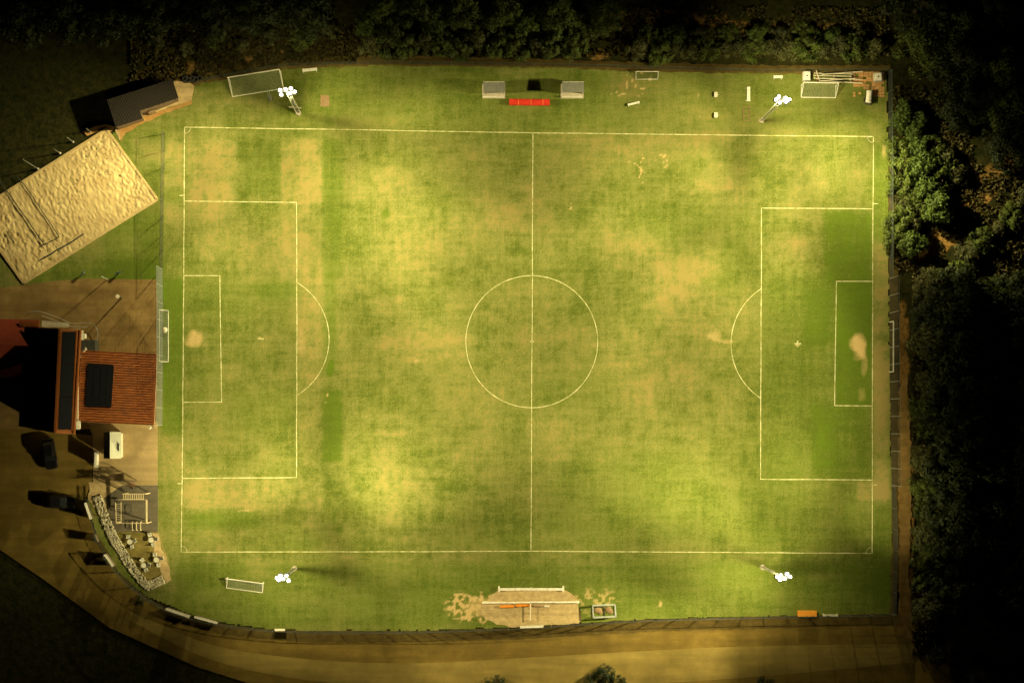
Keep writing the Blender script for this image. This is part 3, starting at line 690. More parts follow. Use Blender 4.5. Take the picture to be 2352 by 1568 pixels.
MB().rod((0, -.85, .8), (0, .85, .8), .42, n=16).build('drum', M_WHITE, t, smooth=False, bevel=.04)
MB().box((0, 0, .32), (.8, 2.1, .1)).build('chassis', M_DARK, t)
for s in (-1, 1): MB().torus((s * .52, -.4, .28), .22, .07, tilt=PI / 2, rz=PI / 2).build('wheel', M_TYRE, t)
MB().rod((0, 1.0, .3), (0, 1.9, .3), .04).build('drawbar', M_DARK, t)
def spare():
    t = thing('stored_goal_frames', 'bundle of pale goal poles stacked along the upper right fence', 'goal frames', G(1915, 182), 0)
    for i, (a, b_) in enumerate([((1868, 170), (1960, 172)), ((1878, 188), (1978, 193)), ((1866, 176), (1955, 178)), ((1872, 165), (1880, 190)), ((1866, 183), (1975, 186)), ((1884, 175), (1978, 168)), ((1880, 190), (1960, 184))]):
        z = .5 + .12 * i; A = G(*a, z) - G(1915, 182); B = G(*b_, z) - G(1915, 182)
        MB().rod(A, B, .055 if i != 1 else .08, n=8).build('pole', M_CREAM, t)
    for x in (-2.5, 0, 2.4): MB().box((x, 0, .25), (.15, 1.3, .5)).build('trestle', M_WOOD, t)
spare()
def pavers():
    mb = MB()
    for i in range(12):
        for j in range(10):
            px, py = 1962 + i * 6, 168 + j * 5.8
            if i < 5 and j > 4 + i * .6 and random.random() < .8: continue
            if random.random() < .07: continue
            p = G(px + random.uniform(-.6, .6), py + random.uniform(-.6, .6), .03 + random.uniform(0, .03))
            mb.box(p, (.33, .31, .08), random.uniform(-.12, .12))
    mb.build('corner_paving', M_PAVER, tag=(None, None, None, 'structure'))
pavers()

# planks, orange bars, cage at the near touch line
def planks():
    for (x0, x1, y, lab, z, wd) in [(1146, 1293.5, 1351.5, 'long white plank bench on the upper edge of the dirt patch', .45, .36), (1112, 1326, 1382, 'longest white rail bench crossing the middle of the dirt patch', .4, .24)]:
        c = G((x0 + x1) / 2, y); L = (x1 - x0) / 16; rz = 0 if z > .42 else math.radians(.4)
        t = thing('plank_bench', lab, 'bench', c, rz)
        n = 4
        for i in range(n): MB().box((-L / 2 + L * (i + .5) / n, random.uniform(-.03, .03), z), (L / n - .05, wd, .06)).build('plank', M_WHITE, t)
        for s in (-1, 1): MB().box((s * L / 2, 0, z / 2), (.22 if z > .42 else .5, .8 if z > .42 else .3, z)).build('end_support', M_WHITE, t, bevel=.02)
        MB().box((0, 0, z / 2 - .03), (.35, wd, z - .06)).build('middle_support', M_CREAM, t)
    t = thing('divider_rail', 'thin white rail running down from the middle bench to the fence', 'rail', G(1218, 1403))
    MB().bar((0, 1.1, .5), (0, -1.3, .5), .1, .08).build('rail', M_WHITE, t)
    for y in (1.0, -.2, -1.25): MB().rod((0, y, 0), (0, y, .48), .04).build('post', M_WHITE, t)
    for (cx, cy, L, m, lab) in [(1164.5, 1391.5, 2.0, M_ORANGE, 'left orange plastic barrier lying on the dirt'), (1200.5, 1389, 2.1, M_ORANGE, 'right orange plastic barrier lying on the dirt, touching the white divider')]:
        t = thing('barrier', lab, 'barrier', G(cx, cy), .03, 'orange barriers on the dirt')
        MB().box((0, 0, .22), (L, .34, .3)).build('body', m, t, bevel=.06)
        for s in (-1, 1): MB().box((s * (L / 2 - .25), 0, .05), (.16, .5, .1)).build('foot', M_DARK, t)
    t = thing('dark_board', 'dark board with a pale end lying on the dirt right of the divider', 'board', G(1243, 1391.5), -.03)
    MB().box((-.3, 0, .12), (1.5, .22, .12)).build('dark_plank', M_WOOD, t); MB().box((.8, .04, .13), (.8, .2, .1)).build('pale_plank', M_CREAM, t)
planks()
t = thing('wire_cage', 'open grey metal cage with two compartments right of the dirt patch', 'metal cage', G(1386.5, 1401), math.radians(3))
for z in (.08, 1.1): 
    f = MB()
    for a, b_ in (((-1.6, -.85), (1.6, -.85)), ((1.6, -.85), (1.6, .85)), ((1.6, .85), (-1.6, .85)), ((-1.6, .85), (-1.6, -.85))): f.bar((*a, z), (*b_, z), .17 if z > 1 else .08, .08)
    f.build('frame', M_GALV, t)
MB().bar((.02, -.85, 1.1), (.02, .85, 1.1), .08, .06).build('divider', M_DARK, t)
for a in ((-1.6, -.85), (1.6, -.85), (1.6, .85), (-1.6, .85), (0, -.85), (0, .85)): MB().bar((*a, .05), (*a, 1.08), .07, .07).build('corner_post', M_GALV, t)
f = MB()
for i in range(1, 16):
    x = -1.6 + 3.2 * i / 16
    for y in (-.85, .85): f.bar((x, y, .1), (x, y, 1.08), .02, .02)
for i in range(1, 8):
    y = -.85 + 1.7 * i / 8
    for x in (-1.6, 1.6): f.bar((x, y, .1), (x, y, 1.08), .02, .02)
f.build('mesh_side', M_GALV, t)
MB().ball((-.8, .1, .06), .6, .45, .1, 7, 5).ball((-.5, -.2, .06), .4, .35, .12, 6, 5).ball((.7, .1, .06), .5, .5, .12, 7, 5).ball((1.0, -.2, .06), .4, .35, .1, 6, 5).build('straw_filling', M_WOOD, t)
t = thing('orange_box', 'orange storage box on the near fence at the lower right', 'storage box', G(1852, 1407.5), math.radians(-.5))
MB().box((0, 0, .35), (2.6, .8, .7)).build('body', M_ORANGE, t, bevel=.06); MB().box((0, .02, .74), (2.7, .88, .09)).build('lid', mat('orange_lid', (.72, .28, .03), .5), t, bevel=.03)
MB().box((0, -.44, .5), (.3, .05, .08)).build('handle', M_DARK, t)

# banner panels on the bent fence
def panel(a, b_, H, z0, label, m=M_WHITE, thick=.12):
    A = G(*a); B = G(*b_); c = (A + B) / 2; rz = math.atan2((B - A).y, (B - A).x); L = (B - A).length
    t = thing('banner_panel', label, 'banner panel', c, rz, 'banner panels on the perimeter fence')
    MB().box((0, 0, z0 + H / 2), (L, thick, H)).build('panel', mat('banner_back', (.11, .08, .05), .8), t)
    MB().box((0, 0, z0 + H + .04), (L, .34, .07)).build('top_cap', m, t)
    for s in (-1, 1): MB().rod((s * L * .45, -.12, 0), (s * L * .45, -.12, z0 + H - .05), .045).build('post', M_DARK, t)
panel((386, 1394), (440, 1412), 1.8, .25, 'white-topped banner panel on the bend, left of the lower pair')
panel((451, 1412), (504, 1426.5), 1.8, .25, 'white-topped banner panel on the bend, right of the lower pair')
panel((247, 1270), (266.5, 1297), 1.8, .25, 'white-topped banner panel at the foot of the stone border')
panel((203, 1153), (216, 1190), 1.9, .25, 'white-topped banner panel beside the dark car nearest the playground')
panel((222, 1226), (229, 1243), 1.9, .25, 'narrow dark banner panel between two longer white-topped ones', M_DARK)
panel((1193, 1435.5), (1246.5, 1433.5), 1.2, .9, 'white-topped banner panel on the fence below the dirt patch')
panel((634, 1441.5), (658, 1441.5), .9, 1.2, 'small two-legged white-topped sign panel below the lower left mast')

# ------------------------------------------------------------------ fences
def fence(name, label, pts, H, gap, mpost, mnet, netsp, r=.05, nr=.012, rails=(1.0,), net=True, mrail=None):
    W = [P(*p) for p in pts]; o = W[0].copy(); t = thing(name, label, 'fence', o)
    cum = [0]
    for a, b_ in zip(W, W[1:]): cum.append(cum[-1] + (b_ - a).length)
    def at(s):
        for i in range(len(W) - 1):
            if s <= cum[i + 1] + 1e-6: return W[i].lerp(W[i + 1], (s - cum[i]) / max(1e-6, cum[i + 1] - cum[i]))
        return W[-1].copy()
    L = cum[-1]; n = max(1, round(L / gap)); ps = [at(L * i / n) - o for i in range(n + 1)]
    for p in ps: MB().rod(p, p + Vector((0, 0, H)), r, r * .8).build('post', mpost, t)
    for k in rails:
        mb = MB()
        for a, b_ in zip(ps, ps[1:]): mb.rod(a + Vector((0, 0, H * k)), b_ + Vector((0, 0, H * k)), r * .6)
        mb.build('rail', mrail or mpost, t)
    if net:
        mb = MB()
        for a, b_ in zip(ps, ps[1:]):
            m_ = max(1, int((b_ - a).length / netsp))
            for i in range(m_):
                q = a.lerp(b_, i / m_); mb.bar(q, q + Vector((0, 0, H)), nr * 2, nr * 2)
            for k in range(int(H / netsp)):
                z = Vector((0, 0, k * netsp + .05)); mb.bar(a + z, b_ + z, nr * 2, nr * 2)
        mb.build('netting', mnet, t)
    return t
M_NETB = mat('blue_grey_net', (.20, .23, .22), .9, bmp=0)
fence('perimeter_fence', 'dark low mesh fence curving along the road side', fence_s[15:], 2.6, 3.05, M_DARK, M_DNET, .3, .075, .006)
fence('perimeter_fence', 'dark mesh fence bending round the playground corner', fence_s[:16], 1.1, 2.6, M_DARK, M_DNET, .2, .05, .008)
fence('ball_stop_net', 'tall pale ball stop net beside the clubhouse roof', [(373, 618), (374, 700), (374, 830), (372.5, 976)], 5.2, 2.5, M_GALV, M_NETB, .25, .035, .008, (1.0,), mrail=M_NETB)
fence('wire_fence', 'thin wire fence with leaning posts on the left of the pitch', [(379, 308), (376, 460), (374, 614)], 2.6, 2.55, M_DARK, M_DNET, .35, .05, .008)
fence('ball_stop_net', 'tall ball stop net on the wooded right side of the pitch', [(2043, 640), (2044, 830), (2048, 1114)], 5.5, 2.55, M_GALV, M_DNET, .25, .03, .007, (1.0,), mrail=M_NETB)
fence('wire_fence', 'dark low fence from the tall net down to the lower right corner', [(2048, 1118), (2053, 1240), (2050, 1408)], 2.2, 3.0, M_DARK, M_DNET, .2, .05, .01)
fence('wire_fence', 'dark wire fence below the scrub on the right side', [(2040, 166), (2042, 330), (2043, 636)], 2.2, 3.0, M_GREEN, M_DNET, .2, .05, .01)
fence('wire_fence', 'dark wire fence along the ditch above the upper touchline', [(470, 186), (640, 153), (860, 146), (1300, 152), (1750, 165), (2036, 163)], 1.6, 3.0, M_GREEN, M_DNET, .3, .04, .008)
for i, (px, py, lab) in enumerate([(88, 388, 'longest thin net pole by the top border of the sand court'), (138, 352, 'thin net pole on the sand court border, second from the longest'), (168, 326, 'thin net pole on the sand court border, third from the longest'), (208, 303, 'thin net pole nearest the shed end of the sand court')]):
    t = thing('net_pole', lab, 'net pole', P(px, py)); H = (9, 4, 4, 3)[i]
    MB().rod((0, 0, 0), (0, 0, H), .06, .035).build('pole', mat('dull_pole', (.12, .12, .1), .7), t); MB().rod((0, 0, 0), (0, 0, .3), .16, .12, 10).build('footing', M_CONC, t)

# cream bag by the left goal
t = thing('net_bag', 'cream ball bag hanging by the goal before the clubhouse', 'bag', G(380, 758)); MB().ball((0, 0, .35), .35, .45, .35).build('bag', M_CREAM, t); MB().torus((0, .1, .7), .12, .03, tilt=PI / 2).build('strap', M_ORANGE, t)

# ------------------------------------------------------------------ shed
def shed():
    H = 2.7; cor = [(245, 229.7), (396, 181.6), (408, 224), (320.5, 259), (323.8, 271), (262.5, 293)]
    W = [P(x, y, H) for x, y in cor]; o = Vector((W[5].x, W[5].y, 0))
    t = thing('storage_shed', 'dark flat-roofed shed with a ragged front beside the sand court', 'shed', o)
    c = sum((Vector((p.x, p.y, 0)) for p in W), Vector()) / 6
    inner = [Vector((p.x, p.y, 0)) + (c - Vector((p.x, p.y, 0))) * .05 - o for p in W]; inner.reverse()
    MB().prism([(p.x, p.y) for p in inner], 0, H - .12).build('wall', mat('shed_timber', (.12, .075, .04), .9), t)
    # corrugated roof: ribs running front to back
    u = (W[1] - W[0]); u.z = 0; L = u.length; u.normalize(); v = Vector((u.y, -u.x, 0)); 
    mb = MB(); n = 46; d1 = (W[5] - W[0]).dot(v); d2 = (W[2] - W[1]).dot(v); split = (W[4] - W[0]).dot(u) / L
    for i in range(n):
        a = i / n; k = d1 + .02 if a < split else d2 + .15
        k += random.uniform(-.05, .06) if a >= split else 0
        A = Vector((W[0].x, W[0].y, 0)) + u * (L * (a + .5 / n)) - o
        mb.add([A - u * (L / n / 2) + Vector((0, 0, H)), A - u * .02 + Vector((0, 0, H + .07)), A + u * .02 + Vector((0, 0, H + .07)), A + u * (L / n / 2) + Vector((0, 0, H)),
                A - u * (L / n / 2) + v * k + Vector((0, 0, H - .08)), A - u * .02 + v * k + Vector((0, 0, H - .01)), A + u * .02 + v * k + Vector((0, 0, H - .01)), A + u * (L / n / 2) + v * k + Vector((0, 0, H - .08))],
               [(1, 0, 4, 5), (2, 1, 5, 6), (3, 2, 6, 7)])
    mb.build('roof', M_ROOFD, t)
    p0 = Vector((W[4].x, W[4].y, 0)) - o; 
    dr = MB().box(p0 + u * 1.6 - v * .58 + Vector((0, 0, 1.05)), (1.0, .08, 2.0), math.atan2(u.y, u.x)).build('door', M_WOOD, t)
shed()
for i in range(5):
    c = G(424 + i * 8.5, 183 + (i % 2) * 2.5 - i * .4)
    t = MB(); t.torus((0, 0, .12), .30, .11, 16, 7).torus((.05, 0, .34), .30, .11, 16, 7)
    e = thing('old_tyres', ['first', 'second', 'third', 'fourth', 'fifth'][i] + ' pile of old tyres from the shed in the row beyond it', 'tyre pile', c, 0, 'old tyre piles behind the shed')
    MB().torus((0, 0, .12), .30, .11, 16, 7).build('tyre', M_TYRE, e, smooth=True); MB().torus((.06, .03, .34), .29, .11, 16, 7).build('tyre', M_TYRE, e, smooth=True)

# ------------------------------------------------------------------ clubhouse
def quadroof(mb, c, th=.15):      # c: 4 corner Vectors, upward face first
    lo_ = [v - Vector((0, 0, th)) for v in c]; a = (c[1] - c[0]).cross(c[2] - c[0]).z
    if a < 0: c = c[::-1]; lo_ = lo_[::-1]
    mb.add(c + lo_, [(0, 1, 2, 3), (7, 6, 5, 4)] + [(i, 4 + i, 4 + (i + 1) % 4, (i + 1) % 4) for i in range(4)])
def clubhouse():
    o = P(150, 870); t = thing('clubhouse', 'red-roofed clubhouse with long black solar panels left of the pitch', 'clubhouse', o)
    B = lambda mb, n, m, par=t, **k: mb.build(n, m, par, loc=o, **k)
    E, R, E2 = 4.6, 6.6, 5.4
    l0, l1 = P(55.8, 751, E), P(42.8, 978, E); r0, r1 = P(137.5, 755, R), P(126.5, 994, R); e0, e1 = P(187.3, 757, E2), P(172.4, 997, E2)
    lb = P(46, 985, E)
    mb = MB(); quadroof(mb, [l0, r0, r1, l1]); B(mb, 'rear_roof_slope', M_TILE_SHADE)
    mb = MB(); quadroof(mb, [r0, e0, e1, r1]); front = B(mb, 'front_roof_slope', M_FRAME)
    # tile courses on the dark slope
    # solar array on front slope
    def onfront(px, py, k=.1):
        # solve height on the slope plane for a surveyed point
        n = (e0 - r0).cross(r1 - r0); cp = Vector(cam_o.location); g_ = G(px, py); d = g_ - cp
        s = n.dot(r0 - cp) / n.dot(d); return cp + d * s + Vector((0, 0, k))
    for i in range(3):
        y0, y1 = 762 + i * 75.2, 762 + (i + 1) * 75.2 - 1.5
        f0 = (y0 - 762) / 225; f1 = (y1 - 762) / 225
        L0, L1 = 144 - 10 * f0, 144 - 10 * f1; R0, R1 = 173 - 9.6 * f0, 173 - 9.6 * f1
        mb = MB(); quadroof(mb, [onfront(L0, y0), onfront(R0, y0), onfront(R1, y1), onfront(L1, y1)], .05)
        sp_ = B(mb, 'solar_panel', M_SOLAR, front)
    for (a, b_) in (((141, 760), (131, 988)), ((176, 760), (165.5, 988)), ((184, 757), (170, 996))):
        mb = MB(); mb.bar(onfront(*a, .1), onfront(*b_, .1), .16, .12); B(mb, 'gutter', M_FRAME, front)
    mb = MB(); mb.bar(r0 + Vector((0, 0, .08)), r1 + Vector((0, 0, .08)), .3, .12); B(mb, 'ridge', M_FRAME)
    # walls
    xl = l0.x + .4; xr = e0.x - .3; y0 = l1.y + .6; y1 = l0.y - .3
    mb = MB(); mb.box(((xl + xr) / 2 - .2, (y0 + y1) / 2, (E - .5) / 2), (xr - xl - .6, y1 - y0, E - .5))
    for yy in (y0, y1):
        mb.add([(xl, yy, E - .5), (xr, yy, E - .5), (xr, yy, E2 - .35), (r0.x, yy, R - .25), (xl, yy, E - .2)], [(0, 1, 2, 3, 4)])
    B(mb, 'wall', M_WALL)
    # front wing, ribbed roof
    h = 3.5; c = [P(187.3, 804, h), P(358.7, 812.8, h), P(351.7, 976.2, h), P(176.4, 968.3, h)]
    mb = MB(); n = 29; seg = 8
    rows = []
    for i in range(n * seg + 1):
        v = i / (n * seg); z = .12 * (.5 + .5 * math.cos(2 * PI * i / seg)) ** 1.2
        a = c[0].lerp(c[3], v); b_ = c[1].lerp(c[2], v)
        rows.append((a + Vector((0, 0, z + .12)), b_ + Vector((0, 0, z))))
    vs = [p for r in rows for p in r]; fs = [(2 * i, 2 * i + 2, 2 * i + 3, 2 * i + 1) for i in range(n * seg)]
    mb.add(vs, fs); lowroof = B(mb, 'ribbed_roof', M_RIB)
    mb = MB(); mb.bar(c[1] + Vector((0.05, 0, -.05)), c[2] + Vector((.05, 0, -.05)), .16, .2); B(mb, 'gutter', M_FRAME, lowroof)
    mb = MB()
    P4 = [(v.x, v.y) for v in (c[3] + Vector((.2, .35, 0)), c[2] + Vector((-.4, .35, 0)), c[1] + Vector((-.4, -.35, 0)), c[0] + Vector((.2, -.35, 0)))]
    mb.prism(P4, 0, h - .12); B(mb, 'wing_wall', M_WALL)
    pc = [(202, 834.7), (263, 838.7), (257, 934.4), (196.3, 933.4)]
    Pq = [P(x, y, h) for x, y in pc]
    for i in range(4):
        a0, a1 = i / 4 + .006, (i + 1) / 4 - .006
        A = Pq[0].lerp(Pq[1], a0); Bq = Pq[0].lerp(Pq[1], a1); D = Pq[3].lerp(Pq[2], a0); Cq = Pq[3].lerp(Pq[2], a1)
        mb = MB(); up = Vector((0, 0, .3)); quadroof(mb, [A + up, Bq + up, Cq + up, D + up], .05); B(mb, 'solar_panel', M_SOLAR, lowroof)
    # left wing
    h = 3.8; ra, rb = P(-60, 790, h + 1.3), P(90, 795, h + 1.3)
    mb = MB(); quadroof(mb, [P(-60, 730, h), P(90, 735, h), rb, ra]); quadroof(mb, [ra, rb, P(90, 868, h), P(-60, 866, h)]); lw = B(mb, 'red_wing_roof', M_TILE)
    a, b_ = P(-60, 860, 0), P(60, 740, 0); mb = MB(); mb.box(((a.x + b_.x) / 2, (a.y + b_.y) / 2, h / 2 - .1), (b_.x - a.x, b_.y - a.y, h - .25)); B(mb, 'wing_wall', M_WALL)
    # small ribbed awning, grating walkway
    mb = MB()
    for i in range(10): mb.bar(P(47 + i * 4.5, 736, 4.2), P(47 + i * 4.5, 750, 4.2), .2, .08)
    B(mb, 'awning', M_FRAME)
    mb = MB()
    for i in range(26): mb.bar(P(97 + i * 2.4, 737 + i * .25, 3.0), P(97 + i * 2.4, 750, 3.0), .07, .05)
    mb.bar(P(96, 743, 2.95), P(158, 746, 2.95), .1, .05); mb.bar(P(96, 750, 2.95), P(158, 750, 2.95), .1, .05); mb.bar(P(96, 737, 3.0), P(158, 743, 3.0), .1, .05)
    B(mb, 'grating', M_WHITE)
    for (px, py, sx, sy, hh, nm) in [(192.5, 772, .62, .66, 3.2, 'vent_box'), (180.5, 976, .5, 1.1, 3.4, 'vent_box')]:
        q = P(px, py, hh); mb = MB(); mb.box(q, (sx, sy, .5)); mb.box(q + Vector((0, 0, .3)), (sx + .08, sy + .08, .08)); B(mb, nm, M_WHITE, bevel=.02)
    q = P(192.3, 807.5, 4.2); mb = MB(); mb.rod(q, q + Vector((.35, .5, .05)), .12, .2, 10); B(mb, 'chimney_cowl', M_CREAM)
    # dark side annex
    q = P(200, 790, 0); mb = MB(); mb.box((q.x + .6, q.y - .5, 1.3), (2.2, 1.9, 2.6)); B(mb, 'annex', M_DARK)
clubhouse()
# ramp handrail
def handrail(label, pts, H=1.1):
    W = [P(*p) for p in smoothpts(pts, 4)]; o = W[0].copy(); t = thing('handrail', label, 'handrail', o)
    for k in (1, .55):
        mb = MB()
        for a, b_ in zip(W, W[1:]): mb.rod(a - o + Vector((0, 0, H * k)), b_ - o + Vector((0, 0, H * k)), .035)
        mb.build('rail', M_DARK if k < 1 else M_GALV, t)
    for p in W[::4]: MB().rod(p - o, p - o + Vector((0, 0, H)), .035).build('post', M_DARK, t)
handrail('curved metal handrail round the ramp above the clubhouse', [(72, 718), (98, 717), (142, 732), (168, 743), (212, 744), (228, 760), (226, 786), (220, 802)])
handrail('short inner handrail close to the clubhouse grating', [(100, 726), (140, 740), (166, 750), (205, 752)])
# two posts with long shadows, small spring riders
t = thing('flag_pole', 'thin flag pole on the paving edge casting a long shadow', 'flag pole', G(247, 641)); MB().rod((0, 0, 0), (0, 0, 4.0), .06, .04).build('pole', M_GALV, t); MB().ball((0, 0, 4.05), .09, .09, .09).build('finial', M_GALV, t)
t = thing('lamp_post', 'stout unlit lamp post with a round head on the paving', 'lamp post', G(279, 684)); MB().rod((0, 0, 0), (0, 0, 2.6), .09, .07, 8).build('post', M_DARK, t); MB().rod((0, 0, 2.6), (0, 0, 2.9), .16, .3, 12).build('lamp_head', M_CREAM, t)
def rider(px, py, rz, label):
    t = thing('spring_rider', label, 'spring rider', G(px, py), rz, 'spring riders on the grass edge')
    sp = MB(); prev = None
    for i in range(25):
        a = i * .9; p = Vector((.14 * math.cos(a), .14 * math.sin(a), .02 + i * .018))
        if prev: sp.rod(prev, p, .02)
        prev = p
    sp.build('spring', M_DARK, t); MB().box((0, 0, .58), (.9, .24, .2)).ball((.4, 0, .82), .2, .11, .2).build('body', M_GREEN, t, bevel=.03); MB().rod((.25, -.25, .85), (.25, .25, .85), .025).build('handle', M_GALV, t)
rider(192, 629, 1.0, 'dark spring rider nearer the sand court corner'); rider(272, 628, .4, 'dark spring rider nearer the pitch')

# hut with gable roof
def hut():
    h = 2.5; rd = 3.1; o = P(253, 1022); o = P(254, 1021)
    t = thing('gable_hut', 'white-roofed hut standing on the terrace below the clubhouse', 'hut', o)
    a0, a1 = P(238, 992, h), P(238, 1052.6, h); r0, r1 = P(252.5, 991.5, rd), P(252.5, 1052.6, rd); b0, b1 = P(278, 991.8, h), P(278, 1052.8, h)
    MB().box(((a0.x + b0.x) / 2, (a0.y + a1.y) / 2, h / 2 - .1), (b0.x - a0.x - .4, a0.y - a1.y - .3, h - .25)).build('wall', M_CREAM, t, loc=o)
    mb = MB(); quadroof(mb, [r0, b0, b1, r1], .08); s = mb.build('roof', mat('white_sheet_roof', (.50, .50, .42), .5, var=.06), t, loc=o)
    mb = MB(); quadroof(mb, [a0, r0, r1, a1], .08); mb.build('shaded_roof_half', mat('shaded_sheet_roof', (.06, .06, .055), .6, var=.06), t, loc=o)  # slope turned from the light: its shade is put into a darker sheet colour
    q = P(272, 1026, h + .3); MB().box(q, (.16, 1.1, .06)).build('roof_latch', M_DARK, t, loc=o)
hut()
t = thing('white_post_board', 'narrow white upright board left of the gable hut', 'board', G(226, 1055)); MB().box((0, 0, 1.0), (.14, 2.1, 1.9)).build('panel', M_WHITE, t); MB().box((0, 0, 1.97), (.34, 2.15, .06)).build('cap', M_WHITE, t)
for s in (-1, 1): MB().box((.14, s * .9, .8), (.1, .1, 1.6)).build('post', M_DARK, t)
t = thing('outdoor_lamp', 'small round cream lamp at the lower front corner of the ribbed roof', 'lamp', P(353, 981)); MB().rod((0, 0, 0), (0, 0, 3.0), .05).build('post', M_DARK, t); MB().torus((0, 0, 3.05), .22, .06).ball((0, 0, 3.05), .15, .15, .12).build('lamp_head', M_CREAM, t)

# ------------------------------------------------------------------ cars
def car(c, rz, label):
    t = thing('parked_car', label, 'car', c, rz, 'dark cars parked beside the playground')
    def loft(sts, name, m, par):
        mb = MB(); k = len(sts[0][1]); vs = [(x, y, z) for x, sec in sts for y, z in sec]
        fs = [(i * k + j, i * k + j + 1, (i + 1) * k + j + 1, (i + 1) * k + j) for i in range(len(sts) - 1) for j in range(k - 1)]
        fs += [tuple(range(k))[::-1], tuple((len(sts) - 1) * k + j for j in range(k))]
        mb.add(vs, fs); o = mb.build(name, m, par, smooth=False, bevel=.04); return o
    def sec(wd, z0, z1): return [(-wd, z0), (-wd * 1.02, (z0 + z1) / 2), (-wd * .92, z1), (wd * .92, z1), (wd * 1.02, (z0 + z1) / 2), (wd, z0)]
    body = loft([(-2.25, sec(.72, .35, .75)), (-2.1, sec(.84, .28, .9)), (-1.4, sec(.9, .25, .96)), (.9, sec(.9, .25, .92)), (1.8, sec(.86, .28, .8)), (2.2, sec(.72, .35, .62))], 'body', M_CARP, t)
    cab = loft([(-1.75, sec(.74, .9, .95)), (-1.2, sec(.72, .9, 1.38)), (.2, sec(.70, .9, 1.42)), (1.0, sec(.74, .88, .95))], 'roof_cabin', M_CARP, t)
    mb = MB(); mb.add([(.28, -.58, 1.41), (.28, .58, 1.41), (.98, .66, .985), (.98, -.66, .985)], [(0, 3, 2, 1)]); mb.add([(-1.28, -.56, 1.38), (-1.28, .56, 1.38), (-1.72, .64, 1.0), (-1.72, -.64, 1.0)], [(0, 1, 2, 3)]); mb.build('window', M_GLASS, cab)
    for s in (-1, 1):
        MB().box((2.1, s * .58, .62), (.2, .3, .12), -s * .2).build('headlight', M_CHROME, t)
        MB().box((.6, s * .98, .98), (.18, .2, .12)).build('mirror', M_CARP, t)
        MB().bar((-1.1, s * .93, .93), (.9, s * .93, .9), .03, .03).build('window_trim', M_CHROME, t)
        for x in (-1.35, 1.35):
            wh = MB().torus((x, s * .82, .32), .24, .1, 14, 7, tilt=PI / 2).build('wheel', M_TYRE, t); MB().rod((x, s * .8, .32), (x, s * .9, .32), .17, n=10).build('rim', M_CHROME, wh)
car(G(139, 1152), math.radians(-2), 'dark car pointing at the fence beside the playground'); car(G(116, 1042), math.radians(-81), 'dark car parked just below the clubhouse gable')

